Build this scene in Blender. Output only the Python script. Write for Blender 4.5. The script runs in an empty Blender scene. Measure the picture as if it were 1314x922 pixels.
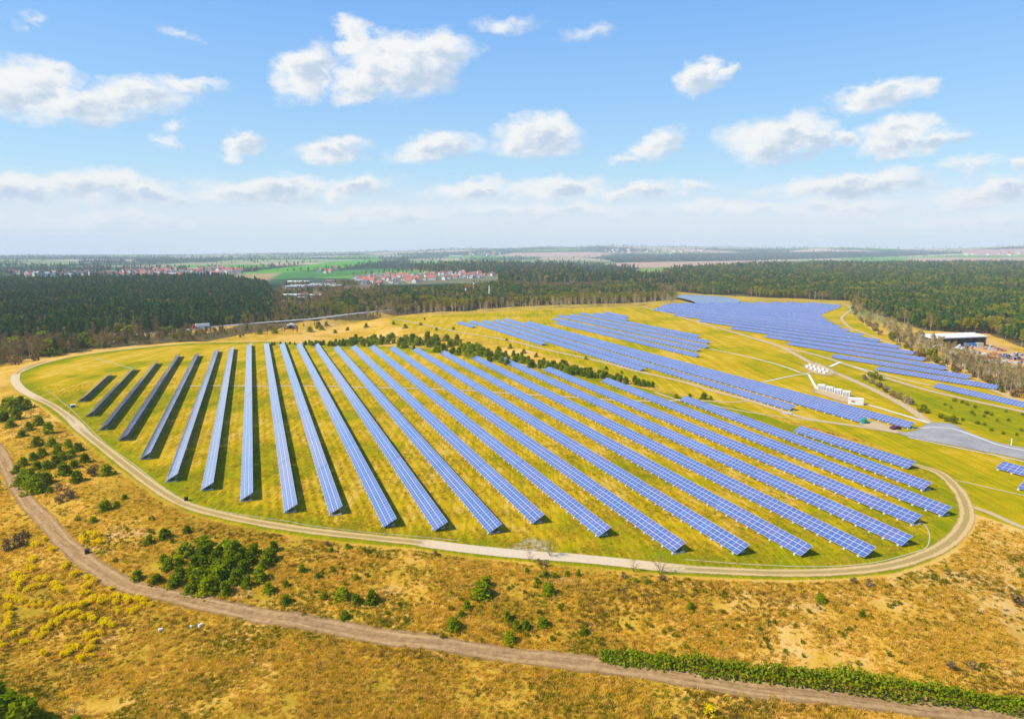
import bpy, math, random
import numpy as np

# ------------------------------------------------------------------ scene, camera, light, exposure
S = bpy.context.scene
COL = S.collection
R = math.radians
PW, PH, FOC, CAMH, PITCH = 1314.0, 922.0, 876.0, 65.0, 0.158

cd = bpy.data.cameras.new('camera')
cam = bpy.data.objects.new('camera', cd)
COL.objects.link(cam)
cam.location = (0, 0, CAMH)
cam.rotation_euler = (math.pi / 2 - PITCH, 0, 0)
cd.sensor_width = 36.0
cd.lens = FOC / PW * 36.0
cd.clip_start = 1.0
cd.clip_end = 80000.0
S.camera = cam

S.view_settings.view_transform = 'Standard'
S.view_settings.look = 'None'
S.view_settings.gamma = 1.0
S.view_settings.use_curve_mapping = False
S.view_settings.exposure = 0.55
S.cycles.use_denoising = True
S.cycles.max_bounces = 6
S.cycles.diffuse_bounces = 2
S.cycles.glossy_bounces = 2
S.cycles.transmission_bounces = 2
S.cycles.volume_bounces = 1
S.cycles.transparent_max_bounces = 12
S.cycles.caustics_reflective = False
S.cycles.caustics_refractive = False

SUN_H = (0.975, 0.267)                      # ground shadow of one metre of height
SUN_EL = math.atan2(1.0, math.hypot(*SUN_H))
SUN_AZ = math.atan2(-SUN_H[0], -SUN_H[1])   # direction towards the sun, from +Y towards +X
sl = bpy.data.lights.new('sun', 'SUN')
sl.energy = 4.2
sl.angle = R(0.5)
sl.color = (1.0, 0.93, 0.80)
so = bpy.data.objects.new('sun', sl)
COL.objects.link(so)
so.rotation_euler = (math.pi / 2 - SUN_EL, 0, math.pi - SUN_AZ)
so.location = (-200, -100, 300)


# ------------------------------------------------------------------ node helpers
class NT:
    def __init__(self, tree):
        self.t = tree
        self.n = tree.nodes
        self.l = tree.links

    def put(self, sock, v):
        if isinstance(v, bpy.types.NodeSocket):
            self.l.new(v, sock)
        elif v is not None:
            if isinstance(v, (tuple, list)) and sock.type == 'RGBA' and len(v) == 3:
                v = (*v, 1.0)
            sock.default_value = v

    def add(self, kind, ins=None, **attrs):
        nd = self.n.new(kind)
        for k, v in attrs.items():
            setattr(nd, k, v)
        for k, v in (ins or {}).items():
            self.put(nd.inputs[k], v)
        return nd

    def math(self, op, a, b=None, c=None, clamp=False):
        nd = self.n.new('ShaderNodeMath')
        nd.operation = op
        nd.use_clamp = clamp
        for i, v in enumerate((a, b, c)):
            if v is not None:
                self.put(nd.inputs[i], v)
        return nd.outputs[0]

    def vmath(self, op, a, b=None, out=0):
        nd = self.n.new('ShaderNodeVectorMath')
        nd.operation = op
        self.put(nd.inputs[0], a)
        if b is not None:
            if op == 'SCALE':
                self.put(nd.inputs['Scale'], b)
            else:
                self.put(nd.inputs[1], b)
        return nd.outputs[out]

    def mix(self, f, a, b, mode='MIX'):
        nd = self.n.new('ShaderNodeMix')
        nd.data_type = 'RGBA'
        nd.blend_type = mode
        self.put(nd.inputs[0], f)
        self.put(nd.inputs[6], a)
        self.put(nd.inputs[7], b)
        return nd.outputs[2]

    def noise(self, vec, scale, detail=3.0, rough=0.55, out='Fac', dist=0.0):
        nd = self.n.new('ShaderNodeTexNoise')
        self.put(nd.inputs['Vector'], vec)
        nd.inputs['Scale'].default_value = scale
        nd.inputs['Detail'].default_value = detail
        nd.inputs['Roughness'].default_value = rough
        nd.inputs['Distortion'].default_value = dist
        return nd.outputs[out]

    def ramp(self, fac, stops):
        nd = self.n.new('ShaderNodeValToRGB')
        self.put(nd.inputs[0], fac)
        e = nd.color_ramp.elements
        while len(e) < len(stops):
            e.new(0.5)
        for i, (p, c) in enumerate(stops):
            e[i].position = p
            e[i].color = (*c, 1.0) if len(c) == 3 else c
        return nd.outputs[0]

    def step(self, v, lo, hi):
        nd = self.n.new('ShaderNodeMapRange')
        nd.interpolation_type = 'SMOOTHSTEP'
        self.put(nd.inputs[0], v)
        nd.inputs[1].default_value = lo
        nd.inputs[2].default_value = hi
        return nd.outputs[0]

    def mapping(self, vec, loc=(0, 0, 0), rot=(0, 0, 0), scale=(1, 1, 1), kind='POINT'):
        nd = self.n.new('ShaderNodeMapping')
        nd.vector_type = kind
        self.put(nd.inputs[0], vec)
        nd.inputs[1].default_value = loc
        nd.inputs[2].default_value = rot
        nd.inputs[3].default_value = scale
        return nd.outputs[0]

    def attr(self, name, out='Fac'):
        nd = self.n.new('ShaderNodeAttribute')
        nd.attribute_name = name
        return nd.outputs[out]


def new_mat(name):
    m = bpy.data.materials.new(name)
    m.use_nodes = True
    m.node_tree.nodes.clear()
    return m, NT(m.node_tree)


def principled(nt, color, rough=0.9, spec=0.3, normal=None, alpha=None, **kw):
    p = nt.add('ShaderNodeBsdfPrincipled', {'Base Color': color, 'Roughness': rough, 'Specular IOR Level': spec})
    if normal is not None:
        nt.put(p.inputs['Normal'], normal)
    if alpha is not None:
        nt.put(p.inputs['Alpha'], alpha)
    for k, v in kw.items():
        nt.put(p.inputs[k.replace('_', ' ')], v)
    o = nt.add('ShaderNodeOutputMaterial')
    nt.l.new(p.outputs[0], o.inputs[0])
    return p


# ------------------------------------------------------------------ world: daylight sky with cumulus
def cam_axes():
    cp, sp = math.cos(PITCH), math.sin(PITCH)
    return np.array([0, cp, -sp]), np.array([1.0, 0, 0]), np.array([0, sp, cp])


AXF, AXR, AXU = cam_axes()


def ray(px, py):
    px = np.asarray(px, float)
    py = np.asarray(py, float)
    return AXF + ((px - PW / 2) / FOC)[..., None] * AXR - ((py - PH / 2) / FOC)[..., None] * AXU


def azel(px, py):
    d = ray(px, py)
    d = d / np.linalg.norm(d, axis=-1, keepdims=True)
    return np.arctan2(d[..., 0], d[..., 1]), np.arcsin(d[..., 2])


# centre, half width, half height, tilt (degrees, rising to the right), weight
CLOUDS = [
    (30, 112, 85, 40, 0, 1.0), (110, 138, 80, 30, 8, 1.0), (180, 122, 75, 24, 5, .9), (245, 108, 60, 12, 4, .65),
    (60, 92, 60, 20, -10, .75), (215, 158, 22, 11, 25, .6), (216, 182, 24, 12, 0, .5),
    (395, 92, 52, 36, 28, 1.0), (455, 52, 30, 30, 10, 1.0), (520, 84, 88, 44, 8, 1.15), (470, 106, 60, 24, 15, 1.0), (570, 66, 48, 28, 0, .9),
    (313, 183, 38, 19, 22, .95), (420, 195, 56, 15, 4, .85), (452, 186, 28, 12, 10, .7), (556, 188, 68, 21, 8, 1.0), (530, 197, 45, 12, 0, .7),
    (690, 178, 72, 27, 4, 1.05), (700, 163, 40, 20, 0, .8), (842, 184, 40, 26, 20, 1.0), (800, 204, 34, 9, 0, .5),
    (904, 99, 34, 26, 15, 1.0), (938, 90, 16, 8, 20, .6), (1122, 126, 72, 20, 3, 1.0), (1186, 116, 30, 14, 10, .75),
    (995, 180, 76, 32, 0, 1.15), (1080, 178, 34, 13, -8, .7), (1150, 176, 58, 27, 0, 1.1), (1208, 180, 38, 16, 12, .85),
    (650, 33, 55, 13, -4, .52), (752, 44, 40, 15, 12, .42), (225, 45, 45, 9, 0, .42), (28, 28, 34, 9, 15, .4),
    (25, 243, 75, 24, 0, 1.0), (130, 243, 90, 26, 0, 1.1), (190, 250, 60, 16, 0, .8), (330, 245, 95, 20, 3, 1.0), (385, 236, 50, 14, 0, .8), (462, 238, 54, 20, 8, .95),
    (600, 245, 70, 16, 6, .85), (715, 240, 82, 17, 3, .95), (815, 245, 62, 14, 3, .8), (890, 242, 40, 10, 0, .6),
    (1080, 236, 116, 19, 2, 1.05), (1140, 222, 50, 14, 8, .8), (1268, 246, 85, 19, 4, 1.05), (1085, 265, 90, 12, 2, .8), (1245, 212, 52, 14, 0, .62), (1312, 208, 24, 12, 0, .7),
    (150, 285, 190, 15, 0, .55), (480, 275, 170, 14, 0, .58), (700, 270, 190, 15, 0, .6), (940, 268, 150, 13, 0, .55), (1250, 285, 150, 14, 0, .55),
    (-150, 150, 110, 40, 5, 1.0), (-300, 240, 160, 30, 0, 1.0), (1450, 150, 90, 34, 0, 1.0), (1560, 240, 140, 26, 0, 1.0),
]


def build_world():
    w = bpy.data.worlds.new('World')
    S.world = w
    w.use_nodes = True
    w.node_tree.nodes.clear()
    nt = NT(w.node_tree)
    w.cycles.sampling_method = 'MANUAL'
    w.cycles.sample_map_resolution = 512
    sky = nt.add('ShaderNodeTexSky', sky_type='NISHITA')
    sky.sun_disc = False
    sky.sun_elevation = SUN_EL
    sky.sun_rotation = SUN_AZ
    sky.altitude = 300
    sky.air_density = 1.0
    sky.dust_density = 0.6
    sky.ozone_density = 1.5
    tc = nt.add('ShaderNodeTexCoord').outputs['Generated']
    sep = nt.add('ShaderNodeSeparateXYZ', {0: tc})
    az = nt.math('ARCTAN2', sep.outputs[0], sep.outputs[1])
    el = nt.math('ARCSINE', sep.outputs[2])
    raw = nt.add('ShaderNodeHueSaturation', {'Hue': 0.505, 'Saturation': 1.2, 'Value': 1.15, 'Color': sky.outputs[0]}).outputs[0]
    tint = nt.ramp(nt.math('MULTIPLY', el, 1.0), [(0.0, (.83, .88, .98)), (.06, (.76, .86, 1.0)), (.105, (.50, .81, 1.04)), (.20, (.345, .675, 1.08)), (.315, (.225, .54, 1.08)), (.6, (.12, .39, .91)), (1.0, (.06, .24, .68))])
    tint = nt.vmath('SCALE', tint, 6.35)
    skyc = nt.mix(0.76, raw, tint)
    uv = nt.add('ShaderNodeCombineXYZ', {0: az, 1: el}).outputs[0]
    uvs = nt.vmath('MULTIPLY', uv, (1.0, 1.6, 1.0))
    n1 = nt.noise(uvs, 13.0, 8.0, 0.66, 'Color')
    n2 = nt.noise(uvs, 34.0, 6.0, 0.62, 'Fac')
    wv = nt.vmath('MULTIPLY', nt.vmath('SUBTRACT', n1, (0.5, 0.5, 0.5)), (0.115, 0.060, 0.0))
    uvw = nt.vmath('ADD', uv, wv)
    dens, num, den = 0.0, 0.0, 0.02
    for (px, py, hw, hh, tilt, s) in CLOUDS:
        a0, e0 = azel(px, py)
        aa, _ = azel(px + hw, py)
        ab, _ = azel(px - hw, py)
        _, ea = azel(px, py - hh)
        _, eb = azel(px, py + hh)
        m = nt.mapping(uvw, (float(a0), float(e0), 0), (0, 0, R(tilt)),
                       (float(aa - ab) / 2 * 1.18, float(ea - eb) / 2 * 1.2, 1.0), 'TEXTURE')
        ln = nt.vmath('LENGTH', m, out=1)
        wt = nt.math('MULTIPLY_ADD', ln, -s, s, clamp=True)
        y = nt.vmath('DOT_PRODUCT', m, (-.45, .9, 0.0), out=1)
        dens = nt.math('MAXIMUM', dens, wt)
        num = nt.math('MULTIPLY_ADD', wt, y, num)
        den = nt.math('ADD', den, wt)
    yl = nt.math('DIVIDE', num, den)
    n3 = nt.noise(nt.vmath('ADD', uvs, (-.009, .016, 0.0)), 26.0, 5.0, 0.6, 'Fac')
    n3 = nt.math('SUBTRACT', nt.noise(uvs, 26.0, 5.0, 0.6, 'Fac'), n3)
    nf = nt.math('MULTIPLY_ADD', n2, 0.9, -0.45)
    dn = nt.math('MULTIPLY_ADD', nf, nt.math('MULTIPLY_ADD', dens, 0.25, 0.50), dens)
    alpha = nt.step(dn, 0.04, 0.60)
    alpha = nt.math('MULTIPLY', alpha, nt.step(dens, 0.0, 0.16))
    # lit from the upper left, grey blue at the base where the cloud is thick
    lit = nt.math('MULTIPLY_ADD', nf, .9, nt.math('MULTIPLY_ADD', yl, 1.25, 0.82))
    lit = nt.math('MULTIPLY_ADD', n3, 2.2, lit)
    thick = nt.step(dn, 0.25, 0.85)
    lit = nt.step(nt.math('SUBTRACT', lit, nt.math('MULTIPLY', thick, 0.55)), -0.25, 0.75)
    cc = nt.mix(lit, (3.75, 4.55, 5.55), (6.55, 6.55, 6.45))
    hz = nt.step(el, 0.10, -0.01)
    hor = nt.math('MULTIPLY', hz, 0.35)
    skyc = nt.mix(hor, skyc, (5.5, 5.7, 6.3))
    cc = nt.mix(nt.math('MULTIPLY', hz, 0.5), cc, (5.7, 5.85, 6.3))
    final = nt.mix(nt.math('MULTIPLY', alpha, 0.97), skyc, cc)
    bg = nt.add('ShaderNodeBackground', {0: final, 1: 0.10})
    o = nt.add('ShaderNodeOutputWorld')
    nt.l.new(bg.outputs[0], o.inputs[0])


build_world()

# ------------------------------------------------------------------ small numeric helpers


def rnd(seed):
    return np.random.RandomState(seed)


def hash2(ix, iy, seed):
    v = np.sin(ix * 127.1 + iy * 311.7 + seed * 74.7) * 43758.5453
    return v - np.floor(v)


def vnoise(x, y, seed=0):
    ix, iy = np.floor(x), np.floor(y)
    fx, fy = x - ix, y - iy
    fx = fx * fx * (3 - 2 * fx)
    fy = fy * fy * (3 - 2 * fy)
    a, b = hash2(ix, iy, seed), hash2(ix + 1, iy, seed)
    c, d = hash2(ix, iy + 1, seed), hash2(ix + 1, iy + 1, seed)
    return (a * (1 - fx) + b * fx) * (1 - fy) + (c * (1 - fx) + d * fx) * fy


def fbm(x, y, seed=0, octv=4):
    t, a, s = 0.0, 0.5, 0.0
    for i in range(octv):
        t = t + a * vnoise(x * 2 ** i, y * 2 ** i, seed + i)
        s += a
        a *= 0.5
    return t / s


def sstep(lo, hi, v):
    t = np.clip((v - lo) / (hi - lo), 0, 1)
    return t * t * (3 - 2 * t)


def flat(pts, z=0.0):
    p = np.asarray(pts, float)
    d = ray(p[:, 0], p[:, 1])
    k = (z - CAMH) / d[:, 2]
    return d[:, :2] * k[:, None]


def sdist(x, y, poly):
    """signed distance to a polygon, negative inside"""
    x = np.asarray(x, float)
    y = np.asarray(y, float)
    best = np.full(x.shape, 1e18)
    inside = np.zeros(x.shape, bool)
    n = len(poly)
    for i in range(n):
        ax, ay = poly[i]
        bx, by = poly[(i + 1) % n]
        ex, ey = bx - ax, by - ay
        t = np.clip(((x - ax) * ex + (y - ay) * ey) / (ex * ex + ey * ey + 1e-9), 0, 1)
        dx, dy = x - ax - t * ex, y - ay - t * ey
        best = np.minimum(best, dx * dx + dy * dy)
        if ay != by:
            cr = ((ay > y) != (by > y)) & (x < (bx - ax) * (y - ay) / (by - ay) + ax)
            inside ^= cr
    d = np.sqrt(best)
    return np.where(inside, -d, d)


OVAL = flat([(12, 487), (30, 508), (55, 522), (85, 545), (108, 565), (140, 592), (172, 615), (205, 638), (240, 657), (290, 670), (340, 680),
             (400, 690), (470, 698), (530, 703), (600, 713), (670, 720), (740, 726), (800, 731), (870, 738), (940, 742), (1010, 744), (1080, 742),
             (1145, 736), (1195, 720), (1228, 700), (1246, 672), (1247, 650), (1235, 628), (1215, 608), (1190, 595), (1120, 573), (1020, 545),
             (940, 520), (870, 507), (790, 490), (700, 470), (640, 456), (590, 450), (540, 446), (440, 442), (340, 438), (240, 440), (150, 449),
             (90, 458), (40, 470), (15, 480)])
BENCH = flat([(500, 408), (600, 402), (700, 397), (830, 394), (850, 390), (1080, 388), (1090, 400), (1120, 425), (1160, 445), (1260, 490), (1340, 530),
              (1560, 620), (1560, 760), (1314, 680), (1240, 655), (1200, 600), (1100, 562), (1000, 535), (930, 517), (880, 508), (800, 484), (720, 460),
              (640, 440), (590, 432), (540, 424), (500, 416)])


def dplat(x, y):
    return np.minimum(sdist(x, y, OVAL), sdist(x, y, BENCH))


HILL_PX = [-400, 0, 250, 330, 400, 500, 600, 700, 850, 950, 1050, 1150, 1230, 1314, 1700]
HILL_UP = [0, 0, 0, 20, 25, 60, 100, 135, 140, 125, 110, 90, 105, 150, 90]
HILL_AZ = [math.atan2(p - PW / 2, FOC) for p in HILL_PX]


HWPX = [(-300, 474, -6), (-60, 452, -6), (75, 438, -5.5), (117, 434.5, -5.5), (226, 424.5, -4.5), (266, 420.5, -3.5), (300, 417, -2), (350, 413, 0), (381, 410.6, 1), (407, 408.5, 1), (450, 403, 0), (520, 396, -3), (600, 388, -5)]
HW = np.array([[*flat([(p, q)], z_)[0], z_] for p, q, z_ in HWPX])


def bank(x, y):
    """the highway's embankment: level crown, sloping flanks"""
    best = np.full(np.shape(x), 1e9)
    zr = np.full(np.shape(x), -50.0)
    for a, b in zip(HW[:-1], HW[1:]):
        e = b[:2] - a[:2]
        t = np.clip(((x - a[0]) * e[0] + (y - a[1]) * e[1]) / (e @ e), 0, 1)
        d = np.hypot(x - a[0] - t * e[0], y - a[1] - t * e[1])
        zr = np.where(d < best, a[2] + t * (b[2] - a[2]), zr)
        best = np.minimum(best, d)
    return zr - .62 * np.clip(best - 7.5, 0, None)


def hgt(x, y, dp=None):
    x = np.asarray(x, float)
    y = np.asarray(y, float)
    if dp is None:
        dp = dplat(x, y)
    out = np.clip(dp, 0, None)
    h = -6.0 * sstep(0, 48, out)
    lump = sstep(2, 25, out)
    h = h + lump * ((fbm(x / 14, y / 14, 3, 3) - .5) * 1.5 + (fbm(x / 45, y / 45, 9, 2) - .5) * 2.0)
    r = np.hypot(x, y)
    az = np.arctan2(x, y)
    up = np.interp(az, HILL_AZ, HILL_UP)
    h = h + up * sstep(5000, 11500, r) * (0.75 + 0.5 * fbm(az * 14, r / 5000, 21, 3))
    h = np.maximum(h, bank(x, y))
    h = h + sstep(3000, 7000, r) * (fbm(x / 2400, y / 2400, 5, 2) - .5) * 22
    return h


RSTEP = np.concatenate([np.linspace(40, 700, 331), np.geomspace(700, 14000, 260)[1:]])


def at(px, py, dz=0.0):
    """the point of the terrain (raised by dz) seen at a pixel of the photograph"""
    px = np.atleast_1d(np.asarray(px, float))
    py = np.atleast_1d(np.asarray(py, float))
    out = np.zeros((len(px), 3))
    for s in range(len(px)):
        d = ray(px[s], py[s])
        d = d / math.hypot(d[0], d[1])
        steps = RSTEP
        if d[2] < -65 / 2600:                    # near the park the ground lies between -12 and +5 metres
            steps = np.linspace((CAMH - 5) / -d[2], (CAMH + 12) / -d[2], 28)
        b = (CAMH + d[2] * steps) < hgt(d[0] * steps, d[1] * steps) + dz
        k = int(b.argmax()) if b.any() else len(steps) - 1
        lo, hi = steps[max(k - 1, 0)], steps[k]
        for _ in range(2):
            seg = np.linspace(lo, hi, 9)
            b = (CAMH + d[2] * seg) < hgt(d[0] * seg, d[1] * seg) + dz
            k = int(b.argmax()) if b.any() else 8
            lo, hi = seg[max(k - 1, 0)], seg[k]
        r = (lo + hi) / 2
        x, y = d[0] * r, d[1] * r
        out[s] = (x, y, float(hgt(x, y)))
    return out


def pt(px, py, dz=0.0):
    return at([px], [py], dz)[0]


def at_poly(pts):
    p = np.asarray(pts, float)
    return at(p[:, 0], p[:, 1])


# ------------------------------------------------------------------ object helpers
def tag(o, label=None, cat=None, group=None, kind=None):
    if label:
        o['label'] = label
    if cat:
        o['category'] = cat
    if group:
        o['group'] = group
    if kind:
        o['kind'] = kind
    return o


def empty(name, loc=(0, 0, 0), rz=0.0):
    o = bpy.data.objects.new(name, None)
    o.empty_display_size = 0.5
    o.location = loc
    o.rotation_euler = (0, 0, rz)
    COL.objects.link(o)
    return o


def link(name, mesh, parent=None, loc=None, rot=None):
    o = bpy.data.objects.new(name, mesh)
    COL.objects.link(o)
    if parent is not None:
        o.parent = parent
    if loc is not None:
        o.location = loc
    if rot is not None:
        o.rotation_euler = rot
    return o


class MB:
    """collects faces, links them as one mesh"""

    def __init__(self):
        self.v, self.f, self.m, self.uv = [], [], [], {}

    def face(self, pts, mat=0, uv=None):
        b = len(self.v)
        self.v += [tuple(p) for p in pts]
        if uv is not None:
            self.uv[len(self.f)] = uv
        self.f.append(tuple(range(b, b + len(pts))))
        self.m.append(mat)

    def box(self, c, s, mat=0, rz=0.0, M=None):
        cx, cy, cz = c
        x, y, z = s[0] / 2, s[1] / 2, s[2] / 2
        P = [(-x, -y, -z), (x, -y, -z), (x, y, -z), (-x, y, -z), (-x, -y, z), (x, -y, z), (x, y, z), (-x, y, z)]
        co, si = math.cos(rz), math.sin(rz)
        b = len(self.v)
        for p in P:
            self.v.append((cx + p[0] * co - p[1] * si, cy + p[0] * si + p[1] * co, cz + p[2]))
        for q in ((0, 3, 2, 1), (4, 5, 6, 7), (0, 1, 5, 4), (1, 2, 6, 5), (2, 3, 7, 6), (3, 0, 4, 7)):
            self.f.append(tuple(b + i for i in q))
            self.m.append(mat)

    def tube(self, p, q, r0, r1, n=6, mat=0, cap=True):
        p, q = np.array(p, float), np.array(q, float)
        d = q - p
        d /= np.linalg.norm(d) + 1e-9
        a = np.cross(d, (0, 0, 1) if abs(d[2]) < .9 else (1, 0, 0))
        a /= np.linalg.norm(a)
        c = np.cross(d, a)
        b = len(self.v)
        for (o, r) in ((p, r0), (q, r1)):
            for i in range(n):
                t = 2 * math.pi * i / n
                self.v.append(tuple(o + r * (math.cos(t) * a + math.sin(t) * c)))
        for i in range(n):
            j = (i + 1) % n
            self.f.append((b + i, b + n + i, b + n + j, b + j))
            self.m.append(mat)
        if cap:
            self.f.append(tuple(b + n + i for i in range(n))[::-1])
            self.m.append(mat)
            self.f.append(tuple(b + i for i in range(n)))
            self.m.append(mat)

    def beam(self, p, q, w, h, mat=0):
        p, q = np.array(p, float), np.array(q, float)
        d = (q - p) / (np.linalg.norm(q - p) + 1e-9)
        up = np.array((0, 0, 1.0)) if abs(d[2]) < .95 else np.array((1.0, 0, 0))
        a = np.cross(d, up)
        a /= np.linalg.norm(a)
        c = np.cross(a, d)
        b = len(self.v)
        for o in (p, q):
            for (i, j) in ((-1, -1), (1, -1), (1, 1), (-1, 1)):
                self.v.append(tuple(o + a * i * w / 2 + c * j * h / 2))
        for k in ((0, 1, 2, 3), (7, 6, 5, 4), (0, 4, 5, 1), (1, 5, 6, 2), (2, 6, 7, 3), (3, 7, 4, 0)):
            self.f.append(tuple(b + i for i in k))
            self.m.append(mat)

    def quads(self, C, U, V, mat=0):
        """many free quads: centres C, half axes U and V"""
        P = np.stack([C - U - V, C + U - V, C + U + V, C - U + V], 1).reshape(-1, 3)
        b = len(self.v)
        self.v += [tuple(p) for p in P.tolist()]
        for i in range(len(C)):
            k = b + 4 * i
            self.f.append((k, k + 1, k + 2, k + 3))
        self.m += [mat] * len(C)

    def mesh(self, name, mats, smooth=False):
        me = bpy.data.meshes.new(name)
        me.from_pydata(self.v, [], self.f)
        for m in mats:
            me.materials.append(m)
        me.polygons.foreach_set('material_index', self.m)
        if smooth:
            me.polygons.foreach_set('use_smooth', [True] * len(self.f))
        if self.uv:
            lay = me.uv_layers.new(name='UVMap')
            for fi, uvs in self.uv.items():
                ls = me.polygons[fi].loop_start
                for k, c in enumerate(uvs):
                    lay.data[ls + k].uv = c
        me.update()
        return me

    def build(self, name, mats, parent=None, loc=None, smooth=False):
        return link(name, self.mesh(name, mats, smooth), parent, loc)


def copy_tree(o, parent=None):
    c = o.copy()
    COL.objects.link(c)
    if parent is not None:
        c.parent = parent
    for ch in list(o.children):
        copy_tree(ch, c)
    return c


def grid_mesh(name, V, nr, nc, mat, uv=None, wrap=False):
    me = bpy.data.meshes.new(name)
    nv = len(V)
    i = np.arange(nr - 1)[:, None] * nc
    ncol = nc if wrap else nc - 1
    j = np.arange(ncol)[None, :]
    j2 = (j + 1) % nc
    q = np.stack([i + j, i + j2, i + nc + j2, i + nc + j], -1).reshape(-1, 4)
    me.vertices.add(nv)
    me.vertices.foreach_set('co', np.asarray(V, np.float32).ravel())
    me.loops.add(q.size)
    me.loops.foreach_set('vertex_index', q.astype(np.int32).ravel())
    me.polygons.add(len(q))
    me.polygons.foreach_set('loop_start', np.arange(0, q.size, 4, dtype=np.int32))
    me.polygons.foreach_set('use_smooth', np.ones(len(q), bool))
    me.update(calc_edges=True)
    if uv is not None:
        lay = me.uv_layers.new(name='UVMap')
        lay.data.foreach_set('uv', np.asarray(uv, np.float32)[q.ravel()].ravel())
    me.materials.append(mat)
    return me


def fattr(me, name, vals):
    a = me.attributes.new(name, 'FLOAT', 'POINT')
    a.data.foreach_set('value', np.asarray(vals, np.float32))


# ------------------------------------------------------------------ materials
ROW_TH = 0.358                                  # rows run this far west of the view axis


def simple_mat(name, color, rough=0.8, spec=0.3, var=0.12, scale=2.0, metallic=0.0):
    m, nt = new_mat(name)
    pos = nt.add('ShaderNodeTexCoord').outputs['Object']
    n = nt.noise(pos, scale, 4)
    c = nt.mix(n, tuple(v * (1 - var) for v in color), tuple(min(1, v * (1 + var)) for v in color))
    p = principled(nt, c, rough, spec)
    p.inputs['Metallic'].default_value = metallic
    return m


def ground_mat():
    m, nt = new_mat('ground')
    pos = nt.add('ShaderNodeNewGeometry').outputs['Position']
    flatp = nt.vmath('MULTIPLY', pos, (1, 1, 0))
    fine = nt.noise(flatp, 1.5, 4, .7)
    mid = nt.noise(flatp, 0.16, 4, .6)
    big = nt.noise(flatp, 0.035, 3, .55)
    streak = nt.noise(nt.mapping(flatp, rot=(0, 0, -ROW_TH), scale=(1.15, 0.02, 1)), 1.0, 3, .6)
    streak2 = nt.noise(nt.mapping(flatp, rot=(0, 0, -ROW_TH), scale=(0.22, 0.008, 1)), 1.0, 2, .5)
    mown, green, rough = nt.attr('mown'), nt.attr('green'), nt.attr('rough')
    forest, far, bare = nt.attr('forest'), nt.attr('far'), nt.attr('bare')
    # mown sward: yellow green with straw coloured mowing strips
    g = nt.math('ADD', nt.math('MULTIPLY', streak, .62), nt.math('MULTIPLY', streak2, .80))
    g = nt.math('ADD', g, nt.math('MULTIPLY_ADD', mid, .85, nt.math('MULTIPLY', fine, .40)))
    g = nt.math('SUBTRACT', g, nt.math('MULTIPLY_ADD', green, .50, .08))
    cm = nt.ramp(nt.math('MULTIPLY', g, .7), [(.50, (.21, .225, .002)), (.70, (.36, .285, .003)), (.88, (.51, .325, .008)), (1.0, (.58, .38, .06))])
    cm = nt.mix(1.0, cm, nt.ramp(nt.math('MULTIPLY_ADD', nt.noise(flatp, 3.2, 3, .75), .6, nt.math('MULTIPLY', streak, .4)), [(.36, (.72, .74, .7)), (.62, (1.22, 1.2, 1.2))]), 'MULTIPLY')
    # rough dry slope
    q = nt.math('ADD', nt.math('MULTIPLY', fine, .5), nt.math('MULTIPLY_ADD', mid, .6, nt.math('MULTIPLY', big, .5)))
    cr = nt.ramp(nt.math('SUBTRACT', nt.math('MULTIPLY', q, .8), nt.math('MULTIPLY', rough, .12)),
                 [(.34, (.27, .18, .012)), (.48, (.45, .275, .025)), (.60, (.60, .34, .045)), (.74, (.68, .43, .14))])
    red = nt.step(nt.noise(flatp, .05, 3, .6), .56, .72)
    cr = nt.mix(nt.math('MULTIPLY', red, .45), cr, (.50, .25, .03))
    cr = nt.mix(nt.math('MULTIPLY', bare, nt.step(fine, .3, .6)), cr, (.58, .35, .17))
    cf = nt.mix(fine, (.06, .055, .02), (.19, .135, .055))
    fn = nt.math('MULTIPLY_ADD', nt.math('SUBTRACT', mid, .5), .6, nt.math('MULTIPLY', nt.math('SUBTRACT', fine, .5), .5))
    c = nt.mix(nt.step(nt.math('ADD', mown, fn), .35, .65), cr, cm)
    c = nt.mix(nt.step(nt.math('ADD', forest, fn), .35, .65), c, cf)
    farc = nt.attr('landcolor', 'Color')
    fm = nt.noise(flatp, .012, 5, .65)
    farc = nt.mix(1.0, farc, nt.ramp(fm, [(.3, (.7, .7, .72)), (.7, (1.25, 1.22, 1.2))]), 'MULTIPLY')
    c = nt.mix(far, c, farc)
    b = nt.add('ShaderNodeBump', {'Strength': 0.6, 'Distance': 0.35, 'Height': nt.noise(flatp, 2.2, 3, .7)})
    principled(nt, c, 1.0, 0.0, b.outputs[0])
    return m


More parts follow.
